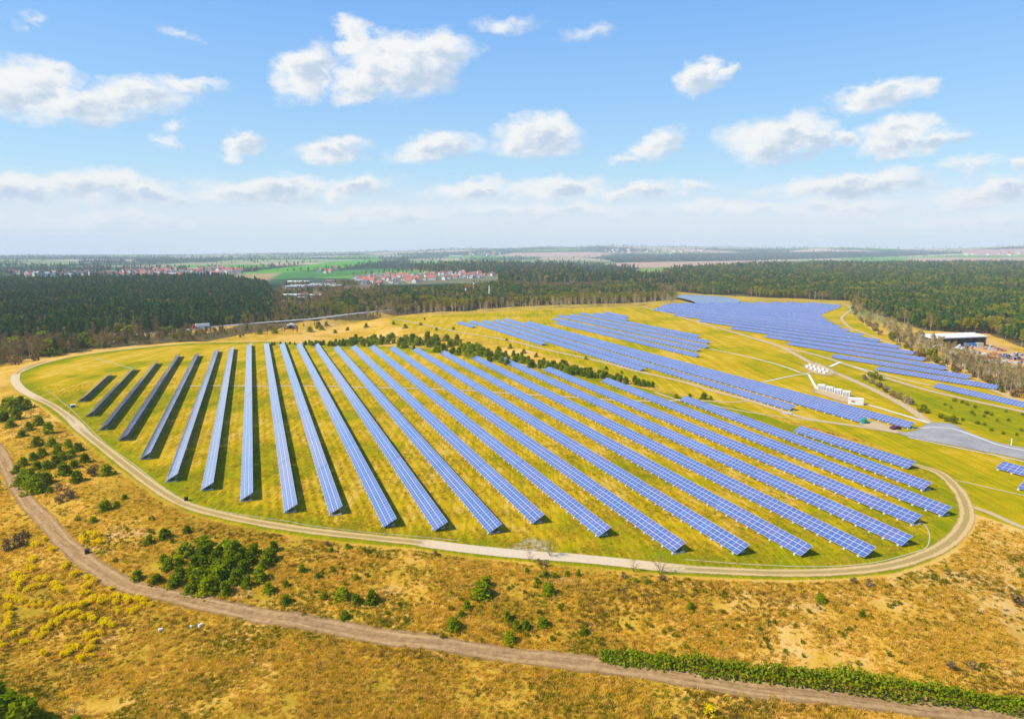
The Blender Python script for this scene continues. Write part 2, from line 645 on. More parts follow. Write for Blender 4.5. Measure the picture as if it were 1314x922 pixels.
def track_mat(name, kind):
    """kind: ruts (two wheel ruts, grass between), gravel, dirt, asphalt, concrete, faint"""
    m, nt = new_mat(name)
    pos = nt.add('ShaderNodeNewGeometry').outputs['Position']
    fl = nt.vmath('MULTIPLY', pos, (1, 1, 0))
    uv = nt.add('ShaderNodeSeparateXYZ', {0: nt.add('ShaderNodeTexCoord').outputs['UV']})
    u = uv.outputs[0]                            # -1 .. 1 across, v in metres
    a = nt.math('ABSOLUTE', u)
    n = nt.noise(fl, .9, 4, .65)
    nb = nt.noise(fl, .12, 3, .55)
    ln = nt.noise(nt.add('ShaderNodeCombineXYZ', {0: nt.math('MULTIPLY', u, 6.0), 1: nt.math('MULTIPLY', uv.outputs[1], .12)}).outputs[0], 1.0, 4, .6)
    rag = nt.math('MULTIPLY_ADD', n, .7, nt.math('MULTIPLY_ADD', nb, .5, -.6))
    if kind == 'ruts':
        rut = nt.math('ABSOLUTE', nt.math('SUBTRACT', a, .46))
        cover = nt.math('MAXIMUM', nt.step(nt.math('ADD', rut, nt.math('MULTIPLY', rag, .75)), .36, .10), nt.math('MULTIPLY', nt.step(nt.math('ADD', a, nt.math('MULTIPLY', rag, .9)), .95, .3), .55))
        wide = nt.step(nt.math('ADD', a, nt.math('MULTIPLY', rag, .35)), .95, .8)
        loose = nt.step(nt.math('ADD', nt.attr('loose'), nt.math('MULTIPLY', rag, .8)), .3, .6)
        cover = nt.math('MAXIMUM', nt.math('MULTIPLY', cover, .92), nt.math('MULTIPLY', wide, loose))
        c = nt.ramp(nt.math('MULTIPLY_ADD', n, .6, nt.math('MULTIPLY', ln, .4)), [(.3, (.54, .34, .12)), (.7, (.72, .49, .22))])
        c = nt.mix(nt.math('MULTIPLY', nt.attr('loose'), .75), c, nt.mix(n, (.52, .42, .30), (.68, .57, .42)))
    elif kind == 'gravel':
        cover = nt.step(nt.math('ADD', a, nt.math('MULTIPLY', rag, .8)), .95, .6)
        c = nt.ramp(nt.math('MULTIPLY_ADD', n, .6, nt.math('MULTIPLY', ln, .4)), [(.3, (.42, .30, .16)), (.7, (.60, .45, .26))])
    elif kind == 'dirt':
        cover = nt.step(nt.math('ADD', a, nt.math('MULTIPLY', rag, .85)), .95, .62)
        c = nt.ramp(nt.math('ADD', nt.math('MULTIPLY', nt.step(nt.math('ABSOLUTE', nt.math('SUBTRACT', a, .42)), .22, .05), .09), nt.math('MULTIPLY_ADD', n, .6, nt.math('MULTIPLY', ln, .5))), [(.40, (.20, .115, .05)), (.62, (.37, .225, .10)), (.85, (.52, .345, .17))])
    elif kind == 'asphalt':
        cover = nt.step(nt.math('ADD', a, nt.math('MULTIPLY', rag, .12)), 1.0, .94)
        c = nt.ramp(nt.math('MULTIPLY_ADD', n, .35, nt.math('MULTIPLY_ADD', ln, .3, nt.math('MULTIPLY', nb, .4))), [(.35, (.22, .205, .20)), (.55, (.33, .31, .30)), (.7, (.42, .38, .35))])
    elif kind == 'concrete':
        cover = nt.step(nt.math('ADD', a, nt.math('MULTIPLY', rag, .35)), 1.0, .85)
        c = nt.mix(n, (.55, .52, .46), (.80, .77, .70))
    elif kind == 'spill':
        cover = nt.math('MULTIPLY', .7, nt.math('MULTIPLY', nt.step(nt.math('ADD', a, nt.math('MULTIPLY', rag, 1.3)), .95, .6), nt.step(n, .42, .56)))
        c = nt.mix(nb, (.48, .40, .26), (.62, .53, .38))
    else:
        cover = nt.math('MULTIPLY', nt.step(nt.math('ADD', a, nt.math('MULTIPLY', rag, .9)), .85, .4), .75)
        c = nt.mix(n, (.50, .43, .22), (.68, .60, .38))
    b = nt.add('ShaderNodeBump', {'Strength': 0.4, 'Distance': 0.15, 'Height': n})
    principled(nt, c, 1.0, 0.0, b.outputs[0], cover)
    return m


def panel_mat():
    m, nt = new_mat('solar_glass')
    uv = nt.add('ShaderNodeSeparateXYZ', {0: nt.add('ShaderNodeTexCoord').outputs['UV']})
    u, v = uv.outputs[0], uv.outputs[1]
    rn = nt.add('ShaderNodeObjectInfo').outputs['Random']

    def line(x, pitch, w):
        fr = nt.math('ABSOLUTE', nt.math('SUBTRACT', nt.math('FRACT', nt.math('DIVIDE', x, pitch)), .5))
        return nt.math('GREATER_THAN', fr, .5 - w / pitch / 2)
    l = nt.math('MAXIMUM', nt.math('MULTIPLY', line(u, MODW, .12), .85), line(nt.math('ADD', v, 0.0), BAND, .13))
    l2 = line(nt.math('ADD', v, BAND / 2), BAND, .07)
    iu = nt.math('FLOOR', nt.math('DIVIDE', u, MODW))
    iv = nt.math('FLOOR', nt.math('DIVIDE', v, BAND))
    cid = nt.add('ShaderNodeCombineXYZ', {0: iu, 1: iv, 2: nt.math('MULTIPLY', rn, 91.0)}).outputs[0]
    wn = nt.add('ShaderNodeTexWhiteNoise', {0: cid}, noise_dimensions='3D').outputs['Value']
    blk = nt.add('ShaderNodeTexWhiteNoise', {0: nt.add('ShaderNodeCombineXYZ', {0: nt.math('FLOOR', nt.math('DIVIDE', iu, 7.0)), 2: nt.math('MULTIPLY', rn, 57.0)}).outputs[0]},
                 noise_dimensions='3D').outputs['Value']
    t = nt.math('ADD', nt.math('MULTIPLY', wn, .55), nt.math('MULTIPLY', blk, .45))
    cell = nt.ramp(t, [(.15, (.050, .100, .29)), (.45, (.068, .102, .28)), (.7, (.105, .108, .29)), (.95, (.060, .150, .37))])
    cell = nt.mix(nt.math('MULTIPLY', l2, .45), cell, (.5, .52, .6))
    c = nt.mix(nt.math('MULTIPLY', l, .85), cell, (.66, .66, .74))
    rgh = nt.math('MULTIPLY_ADD', blk, .06, .10)
    # neighbouring modules are never quite in one plane
    wc = nt.add('ShaderNodeTexWhiteNoise', {0: cid}, noise_dimensions='3D').outputs['Color']
    geo = nt.add('ShaderNodeNewGeometry').outputs['Normal']
    nn = nt.vmath('NORMALIZE', nt.vmath('ADD', geo, nt.vmath('SCALE', nt.vmath('SUBTRACT', wc, (.5, .5, .5)), .018)))
    p = principled(nt, c, rgh, 1.0, nn)
    p.inputs['IOR'].default_value = 1.6
    p.inputs['Coat Weight'].default_value = 1.0
    p.inputs['Coat Roughness'].default_value = .13
    p.inputs['Coat IOR'].default_value = 1.5
    return m


def leaf_mat(name, stops, rough=0.75, trans=0.25, spec=0.15):
    """foliage: the shade of each plant and of each leaf clump varies"""
    m, nt = new_mat(name)
    rn = nt.add('ShaderNodeObjectInfo').outputs['Random']
    pos = nt.add('ShaderNodeTexCoord').outputs['Object']
    n = nt.noise(pos, 1.3, 3, .6)
    wp = nt.noise(nt.vmath('MULTIPLY', nt.add('ShaderNodeNewGeometry').outputs['Position'], (1, 1, 0)), .011, 3, .6)
    t = nt.math('ADD', nt.math('MULTIPLY', rn, .6), nt.math('MULTIPLY', n, .4))
    t = nt.math('ADD', t, nt.math('MULTIPLY_ADD', wp, .8, -.40))
    c = nt.ramp(t, stops)
    d = nt.add('ShaderNodeBsdfDiffuse', {0: c})
    tr = nt.add('ShaderNodeBsdfTranslucent', {0: c})
    mx = nt.add('ShaderNodeMixShader', {0: trans, 1: d.outputs[0], 2: tr.outputs[0]})
    o = nt.add('ShaderNodeOutputMaterial')
    nt.l.new(mx.outputs[0], o.inputs[0])
    return m


ROW_TILT, ROW_L, ROW_Z = 0.5063, 3.66, 0.484
MODW, BAND = 1.64, ROW_L / 3

M = {}
M['ground'] = ground_mat()
for k in ('ruts', 'gravel', 'dirt', 'asphalt', 'concrete', 'faint', 'spill'):
    M[k] = track_mat('track_' + k, k)
M['panel'] = panel_mat()
M['frame'] = simple_mat('panel_frame', (.55, .56, .58), .45, .5, .06)
M['backing'] = simple_mat('backing_and_shed_shade', (.10, .105, .12), .6, .3)
M['steel'] = simple_mat('galvanised_steel', (.36, .38, .40), .45, .5, .12, 1.0, .6)
M['concrete_block'] = simple_mat('concrete_block', (.56, .55, .52), .9, .2, .15)
M['white'] = simple_mat('white_paint', (.80, .79, .76), .5, .4, .04)
M['white_dirty'] = simple_mat('weathered_white', (.66, .65, .61), .7, .3, .15, .8)
M['grey'] = simple_mat('grey_paint', (.33, .34, .36), .6, .4, .1)
M['dark'] = simple_mat('dark_parts_and_shade', (.025, .025, .03), .8, .2)  # near black for lids, chassis and scrap, also painted tunnel and cabinet shade
M['black'] = simple_mat('black_rubber', (.018, .018, .02), .7, .3)
M['red'] = simple_mat('red_paint', (.55, .05, .05), .5, .4)
M['blue'] = simple_mat('blue_paint', (.05, .22, .60), .5, .4)
M['teal'] = simple_mat('green_plastic', (.01, .27, .17), .5, .4)
M['maroon'] = simple_mat('dark_red_car', (.10, .02, .05), .3, .5)
M['glass'] = simple_mat('dark_glass', (.03, .04, .05), .1, .5)
M['orange'] = simple_mat('orange_scrap', (.50, .20, .06), .8, .2, .3)
M['rust'] = simple_mat('rusty_scrap', (.28, .15, .09), .85, .2, .35, 1.2)
M['greyscrap'] = simple_mat('grey_scrap', (.42, .42, .45), .7, .3, .35, 1.2)
M['stone'] = simple_mat('pale_stone', (.62, .60, .56), .9, .2)
M['bark'] = simple_mat('bark', (.16, .11, .075), .9, .1, .3)
M['birch'] = simple_mat('birch_bark', (.58, .54, .48), .8, .2, .25, 1.5)
M['roof_red'] = simple_mat('red_tiles', (.46, .14, .09), .8, .2, .2, .6)
M['roof_brown'] = simple_mat('brown_tiles', (.27, .14, .10), .8, .2, .2, .6)
M['roof_grey'] = simple_mat('grey_roof', (.36, .36, .38), .7, .3, .12, .4)
M['wall_white'] = simple_mat('white_render', (.74, .71, .66), .85, .2, .06)
M['wall_cream'] = simple_mat('cream_render', (.66, .55, .40), .85, .2, .06)
M['pine'] = leaf_mat('pine_needles', [(.15, (.028, .095, .032)), (.5, (.060, .145, .032)), (.85, (.125, .205, .034))])
M['pine_sunlit'] = leaf_mat('pine_needles_sunlit', [(.15, (.042, .112, .026)), (.5, (.085, .172, .030)), (.85, (.165, .25, .030))])  # paler copy of the pine needles, sunlit tone put into the colour
M['youngpine'] = leaf_mat('young_pine_needles', [(.2, (.17, .225, .001)), (.55, (.27, .33, .002)), (.85, (.39, .42, .003))], trans=.35)
M['spring'] = leaf_mat('spring_leaves', [(.2, (.18, .22, .004)), (.55, (.30, .29, .006)), (.85, (.44, .36, .01))])
M['twig'] = leaf_mat('bare_twigs', [(.2, (.30, .21, .07)), (.55, (.40, .29, .09)), (.85, (.46, .36, .10))], trans=.1)
M['brownwood'] = leaf_mat('brown_twigs', [(.2, (.20, .13, .055)), (.55, (.29, .19, .075)), (.85, (.36, .25, .09))], trans=.1)
M['broom'] = leaf_mat('broom_flowers', [(.2, (.95, .70, .001)), (.6, (1.0, .78, .001)), (.9, (1.0, .86, .01))], trans=.5)
M['hedge'] = leaf_mat('hedge_leaves', [(.15, (.12, .165, .002)), (.5, (.20, .26, .003)), (.8, (.31, .36, .004)), (.95, (.30, .20, .03))], trans=.3)
M['weed'] = leaf_mat('weed_leaves', [(.2, (.14, .165, .002)), (.6, (.21, .22, .003)), (.9, (.31, .28, .005))])
M['straw'] = leaf_mat('dry_grass', [(.10, (.46, .31, .015)), (.30, (.72, .45, .03)), (.48, (.90, .54, .11)), (.66, (.86, .52, .025)), (.80, (.74, .54, .02)), (.95, (1.0, .70, .28))], trans=.45)
M['drybrown'] = leaf_mat('dead_stems', [(.2, (.20, .125, .012)), (.6, (.30, .19, .02)), (.9, (.40, .25, .04))], trans=.35)
M['mowngreen'] = leaf_mat('mown_blades', [(.2, (.27, .29, .003)), (.6, (.44, .37, .005)), (.9, (.58, .43, .01))], trans=.45)
M['blossom'] = leaf_mat('white_blossom', [(.2, (.55, .52, .42)), (.8, (.75, .72, .62))])


# ------------------------------------------------------------------ air: even haze round the whole scene
hb = MB()
hb.box((0, 0, 135), (29400, 29400, 340))
hm, nt = new_mat('haze')
pv = nt.add('ShaderNodeVolumePrincipled', {'Color': (.78, .89, 1.0), 'Density': 8.5e-5, 'Anisotropy': 0.0})
ho = nt.add('ShaderNodeOutputMaterial')
nt.l.new(pv.outputs[0], ho.inputs['Volume'])
tag(hb.build('haze', [hm]), 'pale blue haze in the air over the plain', 'haze', None, 'stuff')

# ------------------------------------------------------------------ ground
FOREST_PX = {
    'west': [(-800, 500), (-800, 366), (0, 364), (150, 361), (290, 360), (342, 367), (352, 384), (346, 413), (300, 420.5), (226, 425), (120, 434.5), (74, 438), (0, 447)],
    'middle': [(402, 402), (445, 408), (505, 405), (560, 400), (640, 395), (700, 392), (800, 389), (862, 385), (868, 377), (850, 371), (790, 366), (760, 372), (700, 372), (640, 368), (560, 374), (470, 378), (425, 381), (404, 392)],
    'centre': [(640, 366), (760, 364), (850, 370), (900, 372), (850, 358), (800, 352), (762, 358), (740, 345), (640, 341), (520, 345), (560, 349), (640, 352)],
    'east': [(868, 375), (960, 381), (1090, 386), (1100, 398), (1140, 410), (1190, 425), (1268, 429), (1330, 452), (1700, 520), (1700, 342), (1314, 339), (1180, 340), (1000, 342), (905, 345), (850, 352)],
}
FOREST = {k: flat(v, -6.0) for k, v in FOREST_PX.items()}
BELT = flat([(-200, 500), (-60, 478), (0, 466), (60, 455), (120, 447), (200, 439.5), (262, 436), (330, 425), (420, 416.5), (500, 406), (430, 408), (350, 418), (226, 429), (117, 439), (75, 442), (0, 450), (-200, 470)], -5)
LAND = [  # pixel outline, colour of a field, wood or settlement floor
    ([(434, 335), (482, 331.5), (500, 334), (436, 345), (330, 350), (330, 347)], (.085, .30, .02)),
    ([(431, 345.5), (470, 338), (520, 331), (528, 335), (450, 347)], (.018, .04, .03)),
    ([(330, 351), (436, 347), (520, 344), (440, 354), (330, 359)], (.06, .20, .045)),
    ([(-300, 357), (110, 356), (112, 361), (-300, 364)], (.10, .27, .04)),
    ([(0, 350), (60, 349), (150, 346), (150, 348), (0, 352)], (.12, .30, .05)),
    ([(215, 341), (310, 339), (345, 339), (345, 343), (240, 344)], (.10, .30, .05)),
    ([(772, 338.6), (809, 335.5), (929, 334.5), (1010, 337), (1160, 334), (1170, 331), (1320, 330), (1320, 336), (1150, 339), (900, 341), (830, 345)], (.46, .30, .21)),
    ([(660, 324), (767, 323.5), (790, 326.6), (761, 330), (640, 327.5)], (.46, .31, .24)),
    ([(1090, 334.5), (1165, 333.5), (1165, 336), (1090, 338)], (.09, .28, .06)),
    ([(1225, 321), (1330, 319), (1330, 327), (1250, 328)], (.44, .28, .21)),
    ([(0, 337), (120, 334), (160, 334), (60, 341)], (.20, .26, .12)),
    ([(170, 333), (290, 330), (300, 334), (180, 337)], (.02, .045, .035)),
    ([(100, 334), (160, 333.5), (165, 336), (105, 336.5)], (.02, .045, .035)),
    ([(770, 330), (900, 325), (1160, 323), (1200, 326), (1000, 333), (790, 337)], (.022, .05, .035)),
    ([(140, 347), (300, 344), (315, 352), (150, 357)], (.20, .19, .13)),
    ([(300, 353), (360, 350), (340, 362), (310, 362)], (.36, .26, .13)),
    ([(365, 366), (470, 362), (500, 372), (430, 378), (408, 400), (345, 402), (345, 384)], (.19, .145, .085)),
    ([(452, 352), (640, 349), (640, 363), (455, 366)], (.16, .16, .09)),
    ([(822, 343), (870, 342), (850, 350), (815, 352)], (.20, .27, .07)),
    ([(440, 422), (600, 408), (868, 396), (1110, 398), (1120, 378), (870, 372), (600, 388), (440, 404)], (.44, .31, .04)),
    ([(755, 356), (830, 350), (850, 356), (800, 366)], (.17, .15, .09)),
]
SCRAP_PX = [(1183, 432), (1200, 428), (1270, 432), (1330, 462), (1330, 492), (1290, 482), (1235, 458), (1195, 446)]
SCRAP = flat(SCRAP_PX, -4)


def landscape_color(x, y):
    """colour of fields, meadows and woods beyond the solar park, one patch after another"""
    r = np.hypot(x, y)
    cs = 620.0
    wx = x + (fbm(x / 900, y / 900, 31, 2) - .5) * 500
    wy = y * 0.62 + (fbm(x / 900, y / 900, 37, 2) - .5) * 400
    gx, gy = np.floor(wx / cs), np.floor(wy / cs)
    best = np.full(x.shape, 1e18)
    cid = np.zeros(x.shape)
    for dx in (-1, 0, 1):
        for dy in (-1, 0, 1):
            cx, cy = gx + dx, gy + dy
            sx, sy = (cx + .15 + .7 * hash2(cx, cy, 1)) * cs, (cy + .15 + .7 * hash2(cx, cy, 2)) * cs
            dd = (wx - sx) ** 2 + (wy - sy) ** 2
            b = dd < best
            best = np.where(b, dd, best)
            cid = np.where(b, hash2(cx, cy, 3), cid)
    pal = np.array([(.13, .28, .06), (.17, .33, .08), (.05, .09, .05), (.04, .08, .05), (.30, .29, .16), (.46, .34, .23), (.55, .41, .31), (.05, .10, .06), (.22, .25, .12), (.40, .36, .24)])
    c = pal[np.clip((cid * len(pal)).astype(int), 0, len(pal) - 1)]
    wood = sstep(.54, .62, fbm(x / 1500, y / 700, 51, 3))
    c = c * (1 - wood[:, None]) + np.array((.022, .05, .03)) * wood[:, None]
    return c


def build_ground():
    rad = np.concatenate([[3, 12, 25, 40], np.geomspace(60, 620, 430), np.geomspace(620, 14000, 190)[1:], [14500]])
    half = R(43)
    ang = np.concatenate([np.linspace(-half, half, 561), np.linspace(half, 2 * math.pi - half, 60)[1:-1]])
    RR, AA = np.meshgrid(rad, ang, indexing='ij')
    x, y = (RR * np.sin(AA)).ravel(), (RR * np.cos(AA)).ravel()
    so_, sb_ = sdist(x, y, OVAL), sdist(x, y, BENCH)
    dp = np.minimum(so_, sb_)
    z = hgt(x, y, dp)
    me = grid_mesh('ground', np.stack([x, y, z], 1), len(rad), len(ang), M['ground'], wrap=True)
    # grid_mesh winds rings the other way round for this orientation
    me.flip_normals()
    mown = sstep(3, -3, dp)
    fattr(me, 'mown', mown)
    green = np.clip(sstep(-16, -2, so_) * (so_ < 0) + .8 * sstep(.45, .75, fbm(x / 22, y / 22, 61, 3)) * (so_ < 0), 0, 1)
    green = np.maximum(green, .55 * sstep(.4, .7, fbm(x / 30, y / 30, 63, 3)) * (sb_ < 0))
    lush = flat([(1085, 480), (1130, 483), (1200, 505), (1330, 530), (1330, 580), (1240, 550), (1180, 525)])
    green = np.maximum(green, sstep(6, -6, sdist(x, y, lush)) * .85)
    fattr(me, 'green', green)
    fattr(me, 'rough', sstep(.42, .62, fbm(x / 26, y / 26, 71, 3)) + .6 * sstep(40, -60, x) * sstep(260, 160, y))
    r = np.hypot(x, y)
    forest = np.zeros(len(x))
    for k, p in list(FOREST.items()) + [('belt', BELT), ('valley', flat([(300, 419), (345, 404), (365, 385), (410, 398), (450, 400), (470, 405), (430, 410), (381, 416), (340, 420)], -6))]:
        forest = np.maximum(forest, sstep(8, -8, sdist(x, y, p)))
    far = sstep(650, 900, r) * (dp > 0)
    scr = sstep(6, -6, sdist(x, y, SCRAP))
    fattr(me, 'forest', forest * (1 - scr))
    fattr(me, 'far', np.clip(far * (1 - forest), 0, 1))
    fattr(me, 'bare', np.clip(scr + .8 * sstep(.68, .80, fbm(x / 9 + .35 * y / 9, y / 7 - .3 * x / 9, 81, 4)) * (dp > 3), 0, 1))
    lc = np.zeros((len(x), 3))
    sel = r > 600
    lc[sel] = landscape_color(x[sel], y[sel])
    for pix, c in LAND:
        P = at_poly(pix)[:, :2]
        w = sstep(14, -14, sdist(x, y, P))[:, None] * sel[:, None]
        lc = lc * (1 - w) + np.array(c) * w
    a = me.attributes.new('landcolor', 'FLOAT_COLOR', 'POINT')
    a.data.foreach_set('color', np.concatenate([lc, np.ones((len(x), 1))], 1).astype(np.float32).ravel())
    tag(link('ground', me), kind='structure')


build_ground()


# ------------------------------------------------------------------ roads, tracks, water
def resample(P, step):
    P = np.asarray(P, float)
    Q = np.vstack([2 * P[0] - P[1], P, 2 * P[-1] - P[-2]])
    out = []
    for i in range(1, len(Q) - 2):
        n = max(2, int(np.linalg.norm(Q[i + 1] - Q[i]) / step))
        t = np.linspace(0, 1, n, endpoint=False)[:, None]
        a, b, c, d = Q[i - 1], Q[i], Q[i + 1], Q[i + 2]
        out.append(.5 * (2 * b + (c - a) * t + (2 * a - 5 * b + 4 * c - d) * t * t + (-a + 3 * b - 3 * c + d) * t ** 3))
    out.append(Q[-2][None])
    return np.vstack(out)


def ribbon(name, px, width, mat, z=0.05, closed=False, step=2.0, loose=None, lift=0.0, world=None):
    P = world if world is not None else at_poly(px)[:, :2]
    P = resample(P, step)
    T = np.gradient(P, axis=0)
    T /= np.linalg.norm(T, axis=1, keepdims=True) + 1e-9
    Nn = np.stack([T[:, 1], -T[:, 0]], 1)
    k = 7
    us = np.linspace(-1, 1, k)
    V = P[:, None, :] + Nn[:, None, :] * us[None, :, None] * width / 2
    L = np.concatenate([[0], np.cumsum(np.linalg.norm(np.diff(P, axis=0), axis=1))])
    x, y = V[..., 0].ravel(), V[..., 1].ravel()
    zz = hgt(x, y) + z + lift + np.hypot(x, y) * 2.2e-4
    uv = np.stack([np.tile(us, len(P)), np.repeat(L, k)], 1)
    me = grid_mesh(name, np.stack([x, y, zz], 1), len(P), k, M[mat], uv)
    if me.polygons[0].normal.z < 0:
        me.flip_normals()
    lo = np.zeros(len(P))
    if loose is not None:
        pr = project(np.c_[P, np.zeros(len(P))])
        lo = np.interp(pr[:, 0], loose[0], loose[1]) * (pr[:, 1] > loose[2])
    fattr(me, 'loose', np.repeat(lo, k))
    return tag(link(name, me), kind='structure')


def project(P):
    v = np.asarray(P, float) - np.array([0, 0, CAMH])
    d = v @ AXF
    return np.stack([PW / 2 + FOC * (v @ AXR) / d, PH / 2 - FOC * (v @ AXU) / d], -1)


def patch(name, px, mat, z=0.05, world=None):
    """a flat sheet with a ragged rim laid over the ground"""
    P = world if world is not None else at_poly(px)[:, :2]
    P = np.vstack([P, P[:1]])
    P = resample(P, 2.5)[:-1]
    c = P.mean(0)
    rings = np.linspace(1, 0.02, 9)
    V = np.concatenate([c + (P - c) * s for s in rings])
    x, y = V[:, 0], V[:, 1]
    zz = hgt(x, y) + z + np.hypot(x, y) * 2.2e-4
    uv = np.stack([np.repeat(rings, len(P)), np.tile(np.arange(len(P)) * 2.5, len(rings))], 1)
    me = grid_mesh(name, np.stack([x, y, zz], 1), len(rings), len(P), M[mat], uv, wrap=True)
    if me.polygons[0].normal.z < 0:
        me.flip_normals()
    fattr(me, 'loose', np.zeros(len(V)))
    return tag(link(name, me), kind='structure')


ribbon('ring_track', [(60, 462), (35, 470), (20, 482), (24, 496), (42, 508), (65, 519), (88, 535), (110, 556), (140, 580), (172, 605), (205, 629), (240, 648), (290, 662),
                      (340, 672), (400, 681), (470, 689), (530, 695), (600, 704), (670, 711), (740, 716), (800, 722), (870, 729), (940, 733), (1010, 735),
                      (1080, 733), (1140, 726), (1190, 711), (1222, 692), (1239, 669), (1239, 648), (1226, 625), (1204, 606), (1172, 596)], 4.6, 'ruts', .06,
       loose=([0, 30, 70, 100, 130, 525, 560, 640, 760, 850, 930, 1314], [.5, .75, .2, .6, .1, .05, .9, 1.1, .9, .6, .15, .1], 480))
ribbon('grass_path', [(20, 481), (50, 468), (90, 458), (150, 449.5), (240, 441), (330, 437.5)], 2.4, 'faint', .05)
ribbon('dirt_road', [(-60, 520), (-20, 560), (0, 582), (27, 633), (59, 668), (79, 692), (110, 719), (149, 745), (189, 758), (236, 768), (283, 779), (350, 792), (422, 804),
                     (513, 820), (605, 833), (680, 843), (752, 851), (843, 863), (935, 878), (1010, 887), (1122, 900), (1202, 910), (1283, 920), (1400, 936)], 4.9, 'dirt', .08)
ribbon('gravel_path', [(505, 409), (545, 417), (594, 427), (626, 432), (663, 439), (698, 448), (767, 463), (817, 476), (867, 487.5), (890, 494), (924, 504), (964, 514.5),
                       (999, 526), (1038, 537.5), (1091, 545.5), (1137, 552.5), (1167, 556)], 4.0, 'gravel', .05)
ribbon('gravel_path', [(612, 455), (642, 460.5), (662, 466), (700, 474)], 2.6, 'gravel', .05)
ribbon('gravel_path', [(840, 503), (870, 512.5), (914, 514.8), (940, 516), (964, 514)], 2.2, 'gravel', .056)
ribbon('gravel_path', [(905, 517), (924, 522), (974, 531), (1024, 537.5), (1060, 541.5)], 2.0, 'faint', .06)
ribbon('grass_path', [(240, 495.5), (282, 495), (340, 495.5), (392, 495), (436, 495.8), (462, 497), (540, 498.5), (575, 500), (610, 501.5), (655, 505), (699, 507.5), (741, 510), (784, 513), (824, 514.5), (853, 514.5), (872, 513)], 3.2, 'gravel', .045)
ribbon('grass_path', [(116, 458), (140, 464.5), (169, 472.8)], 1.4, 'faint', .045)
ribbon('concrete_path', [(60, 500), (93, 527), (126.5, 561), (145, 577), (170, 594.5), (208, 624.5), (231, 641), (246, 648.5), (270, 654), (292, 657.5), (340, 665), (370, 669), (400, 674.5), (476, 683.5), (537, 688.5), (589, 694)], .42, 'faint', .075, step=1.0)
ribbon('concrete_path', [(1140, 653), (1163, 660), (1180, 668), (1189, 677), (1193, 689), (1189, 702), (1175, 708), (1120, 722), (1050, 727), (960, 724), (880, 718)], .5, 'faint', .075, step=1.0)
ribbon('concrete_path', [(910, 447.5), (947, 455), (984, 464), (1011, 472), (1029, 478.5), (1040, 478)], 1.1, 'concrete', .06)
ribbon('concrete_path', [(978, 490), (987, 488.6), (1017.5, 482), (1037, 480)], 1.1, 'concrete', .062)
ribbon('concrete_path', [(1037.6, 480.5), (1048, 499)], 1.4, 'concrete', .064)
ribbon('concrete_path', [(1106, 517), (1137, 526), (1193, 543)], 1.5, 'concrete', .06)
ribbon('concrete_path', [(1095, 470), (1136, 481), (1193, 494.5)], 1.0, 'concrete', .06)
ribbon('concrete_path', [(1065, 470.5), (1078, 464.5)], 2.0, 'concrete', .066)
ribbon('concrete_path', [(1160, 545), (1178, 549), (1200, 548.5), (1222, 550), (1252, 560), (1285, 572), (1330, 581)], .8, 'concrete', .09)
ribbon('concrete_path', [(1165, 561), (1204, 569.5), (1245, 578), (1285, 586), (1330, 596)], .7, 'concrete', .09)
ribbon('gravel_road', [(1193, 543), (1163, 522), (1123, 501), (1077, 480.5), (1055, 473), (1038, 464), (1000, 444.5), (960, 432), (930, 423), (895, 413), (860, 403), (826, 394)], 5.0, 'gravel', .055)
ribbon('gravel_road', [(1000, 444.5), (1049, 456), (1090, 469), (1133, 483.5), (1177, 497), (1220, 508), (1272, 519.5), (1330, 532)], 4.2, 'gravel', .058)
ribbon('sandy_path', [(1240, 648), (1270, 658), (1306, 674), (1360, 694)], 2.6, 'gravel', .055)
ribbon('grass_path', [(1207, 615), (1231, 617), (1270, 626), (1320, 637)], 1.2, 'faint', .05)
ribbon('gravel_road', [(1050, 393), (1080, 390), (1092, 396), (1086, 402), (1080, 409), (1090, 420), (1110, 428), (1140, 440), (1190, 462), (1250, 490), (1330, 524)], 3.5, 'gravel', .05)
patch('asphalt_road', [(1150, 556), (1174, 552), (1193, 542), (1220, 543), (1247, 556), (1285, 569), (1340, 580), (1340, 594), (1285, 584), (1244, 576), (1204, 568), (1174, 563)], 'asphalt', .075)
patch('gravel_yard', [(1033, 501), (1050, 494), (1070, 500), (1092, 507), (1112, 514), (1104, 521), (1085, 519), (1060, 510)], 'gravel', .05)
patch('gravel_yard', [(1024, 471), (1036, 464), (1050, 464), (1074, 475), (1080, 482), (1058, 484), (1038, 479)], 'gravel', .062)
patch('gravel_yard', [(1095, 545), (1108, 537), (1130, 541), (1158, 552), (1165, 560), (1140, 556)], 'gravel', .062)
patch('gravel_spill', [(640, 705), (652, 698), (664, 694), (676, 688), (690, 688), (703, 694), (712, 704), (714, 712), (680, 712)], 'spill', .05)
ribbon('highway', None, 10.5, 'asphalt', .12, step=6, world=HW[:, :2])
ribbon('highway', [(820, 346), (790, 350), (770, 354), (776, 357), (800, 360)], 14, 'asphalt', .5, step=10)

ROAD_C = resample(at_poly([(-60, 520), (-20, 560), (0, 582), (27, 633), (59, 668), (79, 692), (110, 719), (149, 745), (189, 758), (236, 768), (283, 779), (350, 792), (422, 804), (513, 820), (605, 833), (680, 843),
                           (752, 851), (843, 863), (935, 878), (1010, 887), (1122, 900), (1202, 910), (1283, 920), (1400, 936)])[:, :2], 3.0)


def on_road(p, m=2.6):
    return ((ROAD_C - np.asarray(p)[:2]) ** 2).sum(1).min() < m * m


